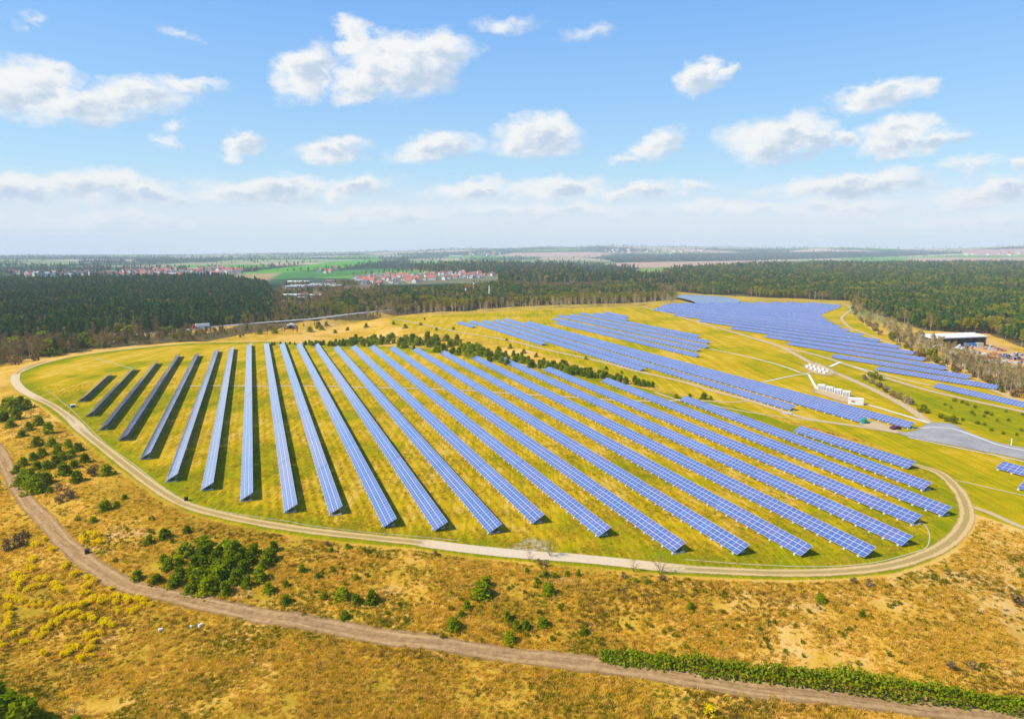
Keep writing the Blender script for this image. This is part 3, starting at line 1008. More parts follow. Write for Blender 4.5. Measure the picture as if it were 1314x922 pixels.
wm, nt = new_mat('pond_water')
nz = nt.noise(nt.add('ShaderNodeNewGeometry').outputs['Position'], .5, 3)
principled(nt, (.20, .25, .33), .35, .3, nt.add('ShaderNodeBump', {'Strength': .25, 'Distance': .1, 'Height': nz}).outputs[0])
M['water'] = wm
pw = flat([(864, 382.5), (879, 380), (905, 381), (933, 383.5), (950, 388), (940, 391.5), (900, 391.5), (884, 387)], -5.0)
pm = patch('pond_water', None, 'water', 0, world=pw).data
for v in pm.vertices:
    v.co.z = -2.6


# ------------------------------------------------------------------ solar rows
ORD = ['first', 'second', 'third', 'fourth', 'fifth', 'sixth', 'seventh', 'eighth', 'ninth', 'tenth', 'eleventh', 'twelfth', 'thirteenth', 'fourteenth', 'fifteenth',
       'sixteenth', 'seventeenth', 'eighteenth', 'nineteenth', 'twentieth', 'twenty-first', 'twenty-second', 'twenty-third', 'twenty-fourth', 'twenty-fifth',
       'twenty-sixth', 'twenty-seventh', 'twenty-eighth', 'twenty-ninth', 'thirtieth', 'thirty-first', 'thirty-second', 'thirty-third', 'thirty-fourth', 'thirty-fifth', 'thirty-sixth']
TABLES = {}


def table_mesh(n):
    """one table of n module columns: glass above, dark backing and pale rim below"""
    if n in TABLES:
        return TABLES[n]
    L = n * MODW
    b = MB()
    t = .05
    # glass strips per band so the sheet is not one huge face
    b.face([(0, 0, 0), (ROW_L, 0, 0), (ROW_L, L, 0), (0, L, 0)], 0, [(0, 0), (0, ROW_L), (L, ROW_L), (L, 0)])
    b.face([(0, 0, -t), (0, L, -t), (ROW_L, L, -t), (ROW_L, 0, -t)], 2)
    b.face([(0, 0, -t), (ROW_L, 0, -t), (ROW_L, 0, 0), (0, 0, 0)], 1)
    b.face([(ROW_L, L, -t), (0, L, -t), (0, L, 0), (ROW_L, L, 0)], 1)
    b.face([(0, L, -t), (0, 0, -t), (0, 0, 0), (0, L, 0)], 1)
    b.face([(ROW_L, 0, -t), (ROW_L, L, -t), (ROW_L, L, 0), (ROW_L, 0, 0)], 1)
    me = b.mesh('panel_table', [M['panel'], M['frame'], M['backing']])
    TABLES[n] = me
    return me


def frame_into(b, y, off=0.09):
    """one trestle under the panels at distance y along the row"""
    tt = math.tan(ROW_TILT)
    x0, x1 = .35, ROW_L * math.cos(ROW_TILT) - .25

    def zr(x):
        return ROW_Z + x * tt - off
    b.beam((x0, y, .2), (x0, y, zr(x0)), .09, .09)
    b.beam((x1 - .35, y, .2), (x1 - .35, y, zr(x1 - .35)), .10, .10)
    b.beam((.08, y, zr(.08) - .03), (x1 + .15, y, zr(x1 + .15) - .03), .07, .10)
    b.beam((x0 + .3, y, .25), (x1 - .7, y, zr(x1 - .7)), .06, .06)


fb = MB()
frame_into(fb, 0)
FRAME = fb.mesh('support_frame', [M['steel']])
fb = MB()
fb.box((.30, 0, .16), (.95, .55, .36))
fb.box((1.45, 0, .09), (1.4, .34, .20))
fb.box((2.52, 0, .16), (.85, .55, .36))
FOOT = fb.mesh('footing', [M['concrete_block']])
rr = random.Random(4)


def solar_row(P, Q, label, group, seg=26, frames='each', jit=.010):
    """P near lower corner, Q far lower corner of the glass (world xy)"""
    P, Q = np.array(P[:2]), np.array(Q[:2])
    d = Q - P
    L = float(np.linalg.norm(d))
    d /= L
    th = math.atan2(-d[0], d[1])
    z0 = float(hgt(P[0], P[1]))
    o = tag(empty('solar_row', (P[0], P[1], z0), th), label, 'solar panels', group)
    z1 = float(hgt(Q[0], Q[1]))
    slope = (z1 - z0) / L
    o.rotation_euler = (math.atan(slope), 0, th)
    n = max(2, int(round(L / MODW)))
    y = 0.0
    while n > 0:
        k = min(n, max(6, seg + rr.randint(-7, 8)))
        if n - k < 6:
            k = n
        link('panel_table', table_mesh(k), o, (0, y, ROW_Z), (0, -ROW_TILT + rr.uniform(-jit, jit), rr.uniform(-jit, jit) * .05))
        y += k * MODW + .22
        n -= k
    L = y - .22
    sp = max(3.85, L / 92)
    m = int(L / sp) + 1
    off = (L - (m - 1) * sp) / 2
    if frames == 'each':
        for i in range(m):
            link('support_frame', FRAME, o, (0, off + i * sp, 0))
            link('footing', FOOT, o, (0, off + i * sp, 0))
    else:
        b = MB()
        for i in range(m):
            frame_into(b, off + i * sp)
        b.build('support_frame', [M['steel']], o)
    return o


def low(px, py):
    d = ray(px, py)
    k = (ROW_Z - CAMH) / d[2]
    return d[:2] * k


MAIN = [((98.4, 514.5), (136, 481)), ((109, 533.5), (166.5, 474)), ((125.8, 551), (196, 466)), ((151, 564.7), (224.7, 456.8)), ((179, 588.4), (249, 456)), ((212.3, 616.9), (274.5, 450.8)),
        ((258, 628.3), (294, 448)), ((308.2, 641.7), (316.5, 443.4)), ((364.8, 656.9), (338.5, 441.5)), ((422.8, 659.4), (358.6, 442)), ((492, 676), (380, 442.5)), ((557.5, 680.4), (402.7, 444)),
        ((627.4, 683.6), (428, 446.7)), ((683, 671), (450, 446)), ((768, 688), (474, 446)), ((863.6, 708.3), (500.6, 448)), ((946, 711), (530, 449.5)), ((1027.4, 712.9), (565, 453.7)),
        ((1109, 714.7), (597, 455.8)), ((1157, 699.5), (641.5, 462.6)), ((1170, 671.8), (697.7, 474.7)), ((1209, 661), (772, 489)), ((1184.5, 628.3), (872, 513)), ((1165, 600.8), (1018, 553))]
for i, (a, b) in enumerate(MAIN):
    if i == 0:
        lab = 'short leftmost row of solar panels near the left bend of the oval track'
    elif i == len(MAIN) - 1:
        lab = 'short last row of blue solar panels near the asphalt apron, rightmost in the oval'
    else:
        lab = '%s row of solar panels inside the oval track, counted from the short leftmost row' % ORD[i]
    solar_row(low(*a), low(*b), lab, 'solar rows inside the oval ring track')
for (a, b, lab) in (((1400, 634), (1279, 600.5), 'upper of two solar rows cut off by the right picture edge beside the ring'),
                    ((1420, 656), (1302, 625), 'lower of two solar rows cut off by the right picture edge beside the ring')):
    solar_row(low(*a), low(*b), lab, 'solar rows east of the ring track')
MID = [((606, 420), (585.8, 414.7)), ((695, 442.5), (601.8, 413.3)), ((821.4, 475.5), (617.5, 412.6)), ((1012.5, 526), (633.3, 412)), ((1105, 541.8), (645.6, 410.5)), ((1165, 549), (674.4, 414.4))]
for i, (a, b) in enumerate(MID):
    lab = ['very short detached solar row at the left tip of the middle array', 'lowest long solar row beside the gravel path in the middle array',
           'solar row of the middle array ending just above the conifer thicket', 'solar row of the middle array ending left of the gravel yard and bin',
           'solar row of the middle array whose right end stands beside the green bin', 'longest solar row of the middle array, reaching the asphalt apron'][i]
    solar_row(low(*a), low(*b), lab, 'solar rows of the middle array', 30)
UPR = [((892.6, 458), (713.4, 415)), ((894.3, 450.5), (708.4, 410)), ((905, 446.5), (715, 406)), ((907, 440.5), (729, 405)), ((894, 433), (742.7, 403)), ((803, 411), (760, 403)), ((802.5, 407.5), (774.5, 401.8))]
for i, (a, b) in enumerate(UPR):
    lab = '%s solar row up from the lower edge of the small block on the hilltop' % ORD[i]
    solar_row(low(*a), low(*b), lab, 'solar rows of the small hilltop block', 30)
FARR = [((1420, 545), (1196, 496)), ((1278, 499.5), (1122.8, 474.4)), ((1242, 486), (1065, 458)), ((1211, 474.4), (1010, 441.6)), ((1184, 463), (981, 432.3))]
fr_w = [(low(*a), low(*b)) for a, b in FARR]
dirs = [(q - p) / np.linalg.norm(q - p) for p, q in fr_w]
dm = np.mean(dirs[1:], 0)
dm /= np.linalg.norm(dm)
nm = np.array([dm[1], -dm[0]])
offs = [float(((p + q) / 2) @ nm) for p, q in fr_w]
pitch = float(np.mean(np.diff(offs[1:])))
FIELD = flat([(1165, 452), (1140, 444), (1119, 437), (1101, 431), (1087, 426), (1072, 419), (1062, 414), (1055, 409), (1052, 405.5), (1056, 403.5), (1066, 399), (1076, 396.2), (1077, 393), (1066, 390.5), (1010, 389.3), (905, 389.6), (868, 390.2),
              (852, 392.2), (838, 398.6), (872, 406.8), (914, 417), (960, 428), (981, 433.5), (1184, 463)])
o0 = offs[-1]
for k in range(1, 60):
    off = o0 + pitch * k
    ts = []
    for i in range(len(FIELD)):
        a, b = FIELD[i], FIELD[(i + 1) % len(FIELD)]
        sa, sb = a @ nm - off, b @ nm - off
        if sa * sb < 0:
            p = a + (b - a) * sa / (sa - sb)
            ts.append(float(p @ dm))
    if len(ts) >= 2:
        fr_w.append((nm * off + dm * min(ts), nm * off + dm * max(ts)))
for i, (p, q) in enumerate(fr_w):
    if np.linalg.norm(q - p) < 12:
        continue
    lab = '%s solar row up from the lower edge of the large far right array' % (ORD[i] if i < len(ORD) else 'topmost')
    if (q - p) @ dm < 0:
        p, q = q, p
    solar_row(p, q, lab, 'solar rows of the far right array', 34, 'one')


# ------------------------------------------------------------------ plants: builders
def sphere_dirs(n, rs):
    d = rs.normal(size=(n, 3))
    return d / np.linalg.norm(d, axis=1, keepdims=True)


def clumps(b, C, size, rs, mat=0, flat_=.55, per=2):
    """leaf sprays: small tilted quads round every clump centre"""
    n = len(C)
    for _ in range(per):
        a = sphere_dirs(n, rs)
        c = np.cross(a, sphere_dirs(n, rs))
        c /= np.linalg.norm(c, axis=1, keepdims=True) + 1e-9
        s = size * rs.uniform(.55, 1.25, (n, 1))
        b.quads(C + sphere_dirs(n, rs) * s * .6, a * s, c * s * flat_, mat)


def pine_points(h, w, n, rs, base=.12, shape=.75):
    """clump centres of a conifer: whorled boughs on a rounded cone, denser outside"""
    P = []
    nb = max(5, int(h * 2.2))
    for _ in range(n):
        t = (rs.randint(nb) + .5 + rs.uniform(-.25, .25)) / nb
        z = base + (1 - base) * t
        rad = w * (1 - t) ** shape * (.9 + .25 * math.sin(7 * t * nb)) + .04 * w
        q = rs.uniform() ** .45
        a = rs.uniform(0, 2 * math.pi)
        P.append((math.cos(a) * rad * q, math.sin(a) * rad * q, (z - .06 * q) * h))
    return np.array(P)


def lump_points(h, w, n, rs, base=.15, lobes=9):
    """clump centres of a rounded crown made of uneven lobes"""
    L = sphere_dirs(lobes, rs) * np.array((w * .55, w * .55, h * (1 - base) * .30)) * rs.uniform(.7, 1.1, (lobes, 1))
    L[:, 2] += h * (base + (1 - base) * .52)
    r = rs.uniform(.30, .52, lobes) * min(w * 1.25, h)
    k = rs.randint(lobes, size=n)
    P = L[k] + sphere_dirs(n, rs) * (r[k] * rs.uniform(.45, 1.0, n) ** .5)[:, None]
    P[:, 2] = np.clip(P[:, 2], h * .03, None)
    return P


def bare_branches(b, h, rs, nb, mat=0, twigs=True, tm=1, lean=.5, low_=.3, spread=.30, per=9):
    for _ in range(nb):
        t = rs.uniform(low_, .97)
        a = rs.uniform(0, 2 * math.pi)
        l = h * spread * (1.25 - t) * rs.uniform(.6, 1.2)
        p = np.array((0, 0, h * t))
        q = p + np.array((math.cos(a) * l * lean * 1.5, math.sin(a) * l * lean * 1.5, l * 1.0))
        b.tube(p, q, h * .006, h * .002, 3, mat, False)
        if twigs:
            f = rs.uniform(.25, 1.15, (per, 1))
            C = p + (q - p) * f + rs.normal(size=(per, 3)) * h * .028
            d = (q - p) / np.linalg.norm(q - p) + rs.normal(size=(per, 3)) * .55
            d /= np.linalg.norm(d, axis=1, keepdims=True)
            s = np.cross(d, sphere_dirs(per, rs))
            s /= np.linalg.norm(s, axis=1, keepdims=True)
            b.quads(C, d * h * .034, s * h * .0055, tm)


def proto_pine(seed, h=14.0, w=2.9, n=150, leaf='pine'):
    rs = rnd(seed)
    b = MB()
    b.tube((0, 0, -1), (0, 0, h * .9), .22, .05, 5, 1, False)
    clumps(b, pine_points(h, w, n, rs, .30, .62), .62, rs, 0, .6, 2)
    return b.mesh('pine_in_wood', [M[leaf], M['bark']])


def proto_broad(seed, leaf, h=13.0, w=3.6, n=170):
    rs = rnd(seed)
    b = MB()
    b.tube((0, 0, -1), (0, 0, h * .7), .22, .07, 5, 1, False)
    clumps(b, lump_points(h, w, n, rs, .25, 8), .55, rs, 0, .6, 2)
    return b.mesh('broadleaf_in_wood', [M[leaf], M['bark']])


def proto_bare(seed, h=13.0, mat='brownwood'):
    rs = rnd(seed)
    b = MB()
    b.tube((0, 0, -1), (.3, .1, h * .93), .17, .03, 4, 0, False)
    bare_branches(b, h, rs, 26, 1, True, 1, .5, .25, .30, 12)
    return b.mesh('bare_tree_in_wood', [M['bark'] if mat == 'brownwood' else M['birch'], M[mat]])


def scatter(name, pts, scale, protos, seed, label=None, cat=None, pick=None):
    """uncountable cover (a wood, dry grass): one object that instances leaf meshes on its points"""
    rs = rnd(seed)
    me = bpy.data.meshes.new(name)
    me.from_pydata([tuple(p) for p in pts.tolist()], [], [])
    n = len(pts)
    fattr(me, 'size', scale)
    fattr(me, 'turn', rs.uniform(0, 6.28, n))
    a = me.attributes.new('which', 'INT', 'POINT')
    a.data.foreach_set('value', (rs.randint(len(protos), size=n) if pick is None else pick).astype(np.int32))
    o = link(name, me)
    tag(o, label, cat, None, 'stuff')
    g = bpy.data.node_groups.new(name, 'GeometryNodeTree')
    g.interface.new_socket(name='Geometry', in_out='INPUT', socket_type='NodeSocketGeometry')
    g.interface.new_socket(name='Geometry', in_out='OUTPUT', socket_type='NodeSocketGeometry')
    N, L = g.nodes, g.links
    gi, go = N.new('NodeGroupInput'), N.new('NodeGroupOutput')
    inst = N.new('GeometryNodeInstanceOnPoints')
    L.new(gi.outputs[0], inst.inputs['Points'])
    join = N.new('GeometryNodeJoinGeometry')
    for p in reversed(protos):
        ob = bpy.data.objects.new('leaf_source', p)
        oi = N.new('GeometryNodeObjectInfo')
        oi.inputs['Object'].default_value = ob
        oi.inputs['As Instance'].default_value = False
        gt = N.new('GeometryNodeGeometryToInstance')
        L.new(oi.outputs['Geometry'], gt.inputs[0])
        L.new(gt.outputs[0], join.inputs[0])
    L.new(join.outputs[0], inst.inputs['Instance'])
    inst.inputs['Pick Instance'].default_value = True

    def named(nm, typ):
        nd = N.new('GeometryNodeInputNamedAttribute')
        nd.data_type = typ
        nd.inputs['Name'].default_value = nm
        return nd.outputs['Attribute']
    L.new(named('which', 'INT'), inst.inputs['Instance Index'])
    L.new(named('size', 'FLOAT'), inst.inputs['Scale'])
    cx = N.new('ShaderNodeCombineXYZ')
    L.new(named('turn', 'FLOAT'), cx.inputs[2])
    L.new(cx.outputs[0], inst.inputs['Rotation'])
    L.new(inst.outputs[0], go.inputs[0])
    md = o.modifiers.new('scatter', 'NODES')
    md.node_group = g
    return o


def fill(poly, spacing, seed, keep=None):
    """jittered grid of points inside a world polygon"""
    rs = rnd(seed)
    lo, hi = poly.min(0), poly.max(0)
    gx = np.arange(lo[0], hi[0], spacing)
    gy = np.arange(lo[1], hi[1], spacing)
    X, Y = np.meshgrid(gx, gy)
    X = X.ravel() + rs.uniform(-.48, .48, X.size) * spacing
    Y = Y.ravel() + rs.uniform(-.48, .48, Y.size) * spacing
    m = sdist(X, Y, poly) < 0
    m &= (np.abs(np.arctan2(X, Y)) < R(52))
    return X[m], Y[m]


# ------------------------------------------------------------------ woods
PINES = [proto_pine(i, 13 + 1.2 * i, 2.5 + .25 * i) for i in range(4)]
SPRING = [proto_broad(11, 'spring'), proto_broad(12, 'pine', 12, 3.4)]
BARES = [proto_bare(21), proto_bare(22, 14, 'brownwood'), proto_bare(23, 12, 'twig')]
WOODP = PINES + SPRING + BARES          
WOODL = [proto_pine(i + 30, 11.5 + 1.2 * i, 2.7 + .25 * i, 150, 'pine_sunlit') for i in range(4)] + SPRING + BARES
# 0-3 pine, 4 spring green, 5 dark broadleaf, 6-7 brown bare, 8 pale bare


def wood(name, poly, label, seed, near=5.4, far_start=1500, spring=.06, bare=.05, rear=1e9, edge=0.0, low_east=False, kinds=None):
    xs, ys, sc = [], [], []
    for (lo, hi, sp, s) in ((0, far_start, near, 1.0), (far_start, 2600, near * 1.8, 1.25), (2600, rear, near * 3.4, 1.8)):
        x, y = fill(poly, sp, seed + int(sp * 10))
        r = np.hypot(x, y)
        m = (r >= lo) & (r < hi) & (sdist(x, y, SCRAP) > 3)
        xs.append(x[m]); ys.append(y[m]); sc.append(np.full(m.sum(), s))
    x, y, s = np.concatenate(xs), np.concatenate(ys), np.concatenate(sc)
    rs = rnd(seed)
    # stands of unequal age, glades and mixed edges
    age = fbm(x / 120, y / 120, seed, 3)
    m = (fbm(x / 45, y / 45, seed + 5, 2) > .2) & (bank(x, y) < -2.0)
    x, y, s, age = x[m], y[m], s[m], age[m]
    s = s * (.62 + .62 * age + rs.uniform(-.12, .16, len(x)))
    if low_east:
        s = s * np.interp(np.arctan2(x, y), [-.62, -.52, -.40], [1.0, .62, .45])
    u = rs.uniform(size=len(x))
    mixn = fbm(x / 70, y / 70, seed + 9, 3)
    d = -sdist(x, y, poly)
    which = rs.randint(4, size=len(x))
    ps = spring * (1 + 5 * sstep(.52, .68, mixn))
    pb = bare * (1 + 5 * sstep(.52, .68, 1 - mixn)) + edge * sstep(28, 6, d)
    which = np.where(u < ps, 4, which)
    which = np.where((u >= ps) & (u < ps + pb), 6 + rs.randint(3, size=len(x)), which)
    which = np.where(u > .95, 5, which)
    P = np.stack([x, y, hgt(x, y)], 1)
    return scatter(name, P, s, kinds or WOODP, seed, label, 'forest', which)


wood('pine_forest', FOREST['west'], 'dark pine forest beyond the highway on the left', 101, spring=.03, bare=.03, edge=.15)
wood('mixed_forest', BELT, 'brown belt of bare trees between the highway and the ring track', 107, near=6.0, spring=.03, bare=.55, edge=.2, low_east=True)
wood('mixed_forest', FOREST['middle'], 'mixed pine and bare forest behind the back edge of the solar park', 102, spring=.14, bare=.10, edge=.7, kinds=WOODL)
wood('pine_forest', FOREST['centre'], 'distant pine forest behind the red and white masts and the village', 103, near=7, far_start=1300, spring=.06, bare=.10)
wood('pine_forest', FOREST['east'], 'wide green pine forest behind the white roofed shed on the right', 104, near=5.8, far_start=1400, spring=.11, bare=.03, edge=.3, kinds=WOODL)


def spread_wood(seed):
    """woods and hedgerows of the far plain, where the land patches are dark"""
    rs = rnd(seed)
    n = 15000
    az = rs.uniform(-R(41), R(41), n)
    r = np.exp(rs.uniform(math.log(2000), math.log(11500), n))
    x, y = r * np.sin(az), r * np.cos(az)
    c = landscape_color(x, y)
    m = (c[:, 1] < .105) | (fbm(x / 90, y / 60, 77, 2) > .70)
    for pix, col in LAND:
        P = at_poly(pix)[:, :2]
        ins = sdist(x, y, P) < 0
        m = np.where(ins, (col[1] < .06) | ((col[1] < .2) & (col[1] > .13) & (rs.uniform(size=n) < .25)), m)
    for k, p in FOREST.items():
        m &= sdist(x, y, p) > 0
    x, y, r = x[m], y[m], r[m]
    s = .75 + r / 9000
    return scatter('distant_woods', np.stack([x, y, hgt(x, y)], 1), s * rs.uniform(.7, 1.2, len(x)), WOODP, seed,
                   'scattered woods and hedgerows of the far plain below the horizon', 'woods', rs.choice([0, 1, 2, 3, 5, 6, 7], len(x)))


spread_wood(105)
# thicket of trees in the built-up valley on the left centre
vx, vy = fill(flat([(365, 366), (470, 363), (500, 373), (430, 379), (408, 399), (450, 400), (475, 406), (425, 421), (300, 424), (330, 407), (345, 384)], -6), 6.5, 106)
ok = (bank(vx, vy) < -1.5) & ~((np.abs(vx - HW[8][0]) < 14) & (vy < HW[8][1]))
vx, vy = vx[ok], vy[ok]
rs = rnd(106)
k = (fbm(vx / 30, vy / 60, 12, 2) > .46)
scatter('valley_thicket', np.stack([vx[k], vy[k], hgt(vx[k], vy[k])], 1), rs.uniform(.4, .85, k.sum()), WOODP, 106,
        'brown thicket around the white halls in the valley', 'thicket', rs.choice([5, 6, 7, 7, 8, 8, 4, 0], k.sum()))


# ------------------------------------------------------------------ individual trees
def tree_proto(name, label, cat, group, trunk_fn, crown_fn, trunk_mat, crown_mat, crown_name='crown'):
    o = tag(empty(name), label, cat, group)
    tb, cb = MB(), MB()
    trunk_fn(tb)
    crown_fn(cb)
    tb.build('trunk', [M[trunk_mat]], o)
    cb.build(crown_name, [M[crown_mat], M[trunk_mat]], o)
    return o


class Planter:
    """builds each variant once, then copies the thing with its parts"""

    def __init__(self, protos):
        self.p = protos
        self.used = [False] * len(protos)

    def put(self, i, xyz, s, rz, label=None, group=None):
        if self.used[i]:
            o = copy_tree(self.p[i])
        else:
            o = self.p[i]
            self.used[i] = True
        o.location = xyz
        o.scale = (s, s, s)
        o.rotation_euler = (0, 0, rz)
        if label:
            o['label'] = label
        if group:
            o['group'] = group
        return o


def young_pine_proto(seed):
    """unit height bushy pine"""
    rs = rnd(seed)

    def trunk(b):
        b.tube((0, 0, -.1), (0, 0, .9), .035, .008, 5, 0, False)

    def crown(b):
        P = pine_points(1.0, .50, 260, rs, .02, .42)
        P[:, :2] += (np.array([fbm(P[:, 0] * 3, P[:, 2] * 4, seed, 2), fbm(P[:, 1] * 3, P[:, 2] * 4, seed + 3, 2)]).T - .5) * .30
        clumps(b, P, .066, rs, 0, .5, 3)
        top = np.array([(rs.normal() * .12, rs.normal() * .12, rs.uniform(.75, 1.05)) for _ in range(24)])
        clumps(b, top, .05, rs, 0, .4, 2)
    return tree_proto('young_pine', 'young pine', 'pine', None, trunk, crown, 'bark', 'youngpine')


YP = Planter([young_pine_proto(200 + i) for i in range(5)])
prs = rnd(300)


def pine_at(px, py, size, label, group):
    """size: apparent height in pixels of the photograph"""
    p = pt(px, py)
    d = float((p - np.array([0, 0, CAMH])) @ AXF)
    hgt_m = size * d / FOC * 1.12
    p[2] -= .05
    o = YP.put(prs.randint(5), p, hgt_m, prs.uniform(0, 6.28), label, group)
    w_ = prs.uniform(1.0, 1.35)
    o.scale = (hgt_m * w_, hgt_m * w_ * prs.uniform(.85, 1.1), hgt_m * prs.uniform(.72, .95))


CLUMP = [(240, 683, 11), (212, 690, 13), (192, 697, 12), (238, 711, 20), (216, 729, 17), (177, 743, 13), (202, 748, 15), (224, 752, 17), (251, 728, 18), (255, 750, 23), (267, 760, 23), (283, 745, 25),
         (298, 716, 26), (292, 706, 18), (276, 722, 18), (310, 716, 20), (302, 747, 20), (289, 761, 18), (326, 711, 18), (332, 742, 16), (346, 718, 20), (345, 760, 14), (268, 712, 18), (258, 716, 16),
         (320, 723, 18), (348, 720, 15), (335, 746, 13), (262, 700, 15), (280, 735, 20), (312, 735, 18), (246, 742, 16), (230, 725, 14), (352, 706, 13), (270, 745, 22), (294, 735, 22), (318, 752, 16),
         (230, 742, 18), (210, 720, 12), (262, 732, 20), (298, 725, 20), (284, 710, 16), (306, 726, 18), (338, 728, 15), (244, 760, 15), (276, 757, 19)]
for c in CLUMP:
    pine_at(*c, 'green young pine crowded in the dense clump between ring track and dirt road', 'young pines of the dense clump')
SOLO = [(134, 654, 11), (344, 757, 12), (367, 752, 9), (367, 773, 13), (388, 733, 11), (440, 767, 16), (457, 773, 13), (477, 772, 16), (416, 766, 9), (443, 793, 13), (618, 764, 22), (624, 752, 14), (599, 780, 11),
        (582, 806, 17), (592, 790, 10), (651, 795, 13), (663, 807, 13), (674, 807, 13), (654, 823, 16), (408, 741, 8), (425, 708, 8), (458, 743, 7), (446, 703, 8), (704, 761, 17), (697, 803, 14),
        (749, 813, 11), (830, 749, 8), (816, 747, 7), (886, 781, 11), (690, 748, 8), (676, 733, 7), (700, 740, 9), (712, 740, 8), (742, 738, 8), (728, 738, 8), (1053, 772, 13), (1106, 790, 9)]
for c in SOLO:
    pine_at(*c, 'small lone young pine scattered over the dry near slope', 'lone young pines on the near slope')
BENDP = [(16, 528, 20), (8, 524, 17), (26, 520, 15), (35, 523, 14), (22, 538, 15), (5, 540, 16), (50, 545, 13), (63, 556, 15), (38, 552, 12), (48, 572, 13), (72, 596, 15), (83, 609, 16), (93, 586, 12), (109, 593, 12), (137, 609, 14),
         (100, 618, 15), (32, 613, 16), (43, 630, 22), (40, 613, 15), (50, 618, 14), (60, 621, 16), (135, 655, 15), (64, 632, 9), (88, 574, 12), (100, 578, 12), (43, 590, 11), (30, 598, 12), (54, 585, 13), (75, 582, 12), (22, 606, 13),
         (26, 622, 15), (36, 626, 18), (52, 631, 16), (67, 572, 11), (80, 590, 12), (60, 602, 12), (115, 607, 9), (14, 548, 12), (28, 560, 10), (48, 601, 12), (95, 600, 11), (150, 650, 8), (160, 640, 7), (108, 690, 8), (120, 670, 8)]
for c in BENDP:
    pine_at(*c, 'young pine in the loose thicket below the left bend of the ring track', 'young pines below the left bend')
cl = np.array([(340, 440, 2, 3), (420, 440, 3, 4), (480, 437, 8, 6.5), (530, 438, 13, 7.5), (580, 443, 15, 8), (640, 456, 13, 8), (700, 467, 10, 7.5), (750, 477, 7, 7), (800, 487, 5, 6), (835, 494, 2, 5)], float)
thick = []
for i in range(290):
    x = prs.uniform(400, 838) if i > 34 else prs.uniform(340, 480)
    cy, th, sz = (np.interp(x, cl[:, 0], cl[:, k]) for k in (1, 2, 3))
    thick.append((x, cy + th * .62 * np.clip(prs.normal(0.25, .6), -1, 1) + 2, sz * prs.uniform(.75, 1.35)))
thick.sort(key=lambda t: -t[2])
for t in thick[:105]:
    pine_at(*t, 'bushy pine of the long thicket between the oval field and the middle array', 'pines of the long thicket')
YM = []
for i in range(3):
    q = rnd(230 + i)
    b = MB()
    b.tube((0, 0, -.1), (0, 0, .9), .035, .008, 5, 1, False)
    clumps(b, pine_points(1.0, .50, 200, q, .02, .42), .085, q, 0, .5, 3)
    YM.append(b.mesh('pine_in_thicket', [M['youngpine'], M['bark']]))
tp_ = at([t[0] for t in thick[105:]], [t[1] for t in thick[105:]])
ts_ = np.array([t[2] for t in thick[105:]]) * (tp_ @ AXF + CAMH * math.sin(PITCH)) / FOC * 1.12
scatter('pine_thicket', tp_, ts_, YM, 231, 'smaller pines filling the long thicket behind the oval field', 'thicket')
for c in [(582, 423, 4), (610, 449, 8), (620, 454, 7), (650, 437, 4), (655, 447, 7), (672, 453, 6), (688, 458, 6), (545, 410, 3), (752, 461, 5), (778, 474, 5), (798, 479, 4), (815, 486, 4), (838, 493, 4), (868, 511, 7), (885, 512, 7), (903, 512, 9), (912, 513, 6),
          (505, 416, 5), (520, 421, 6), (470, 420, 6), (446, 424, 5), (430, 427, 5), (540, 417, 4), (560, 424, 5)]:
    pine_at(*c, 'small separate pine on the bank beside the gravel path', 'separate pines beside the gravel path')


def bare_proto(seed, kind):
    rs = rnd(seed)

    def trunk(b):
        lean = rs.normal() * .05
        b.tube((0, 0, -.05), (lean, 0, .55), .017, .011, 5, 0, False)
        b.tube((lean, 0, .55), (lean * 1.3, .02, .97), .011, .003, 4, 0, False)

    def crown(b):
        bare_branches(b, 1.0, rs, 34, 1 if kind == 'birch' else 0, True, 0, .5, .18, .32, 13)
    if kind == 'shrub':
        o = tag(empty('bare_shrub'), 'bare shrub', 'shrub')
        tb, cb = MB(), MB()
        for i in range(5):
            a = i * 1.26 + rs.uniform(0, .6)
            tb.tube((0, 0, -.05), (math.cos(a) * .22, math.sin(a) * .22, .55), .012, .006, 4, 0, False)
        bare_branches(cb, 1.0, rs, 30, 1, True, 0, .9, .12, .34, 7)
        tb.build('stem', [M['bark']], o)
        cb.build('crown', [M['twig'], M['bark']], o)
        return o
    if kind == 'birch':
        return tree_proto('birch_tree', 'bare birch', 'birch', None, trunk, crown, 'birch', 'twig')
    return tree_proto('bare_tree', 'bare tree', 'tree', None, trunk, crown, 'bark', 'brownwood')


def broad_proto(seed):
    rs = rnd(seed)

    def trunk(b):
        b.tube((0, 0, -.05), (0, 0, .6), .022, .008, 5, 0, False)

    def crown(b):
        clumps(b, lump_points(1.0, .42, 260, rs, .10, 9), .055, rs, 0, .55, 3)
    return tree_proto('leafing_tree', 'tree in fresh yellow green leaf', 'tree', None, trunk, crown, 'bark', 'spring')


BI = Planter([bare_proto(400 + i, 'birch') for i in range(4)])
BT = Planter([bare_proto(420 + i, 'tree') for i in range(3)])
LT = Planter([broad_proto(440 + i) for i in range(2)])
DP = None


def put_px(planter, px, py, size, label, group, var=None):
    p = pt(px, py)
    d = float((p - np.array([0, 0, CAMH])) @ AXF)
    planter.put(prs.randint(len(planter.p)) if var is None else var, p, size * d / FOC, prs.uniform(0, 6.28), label, group)


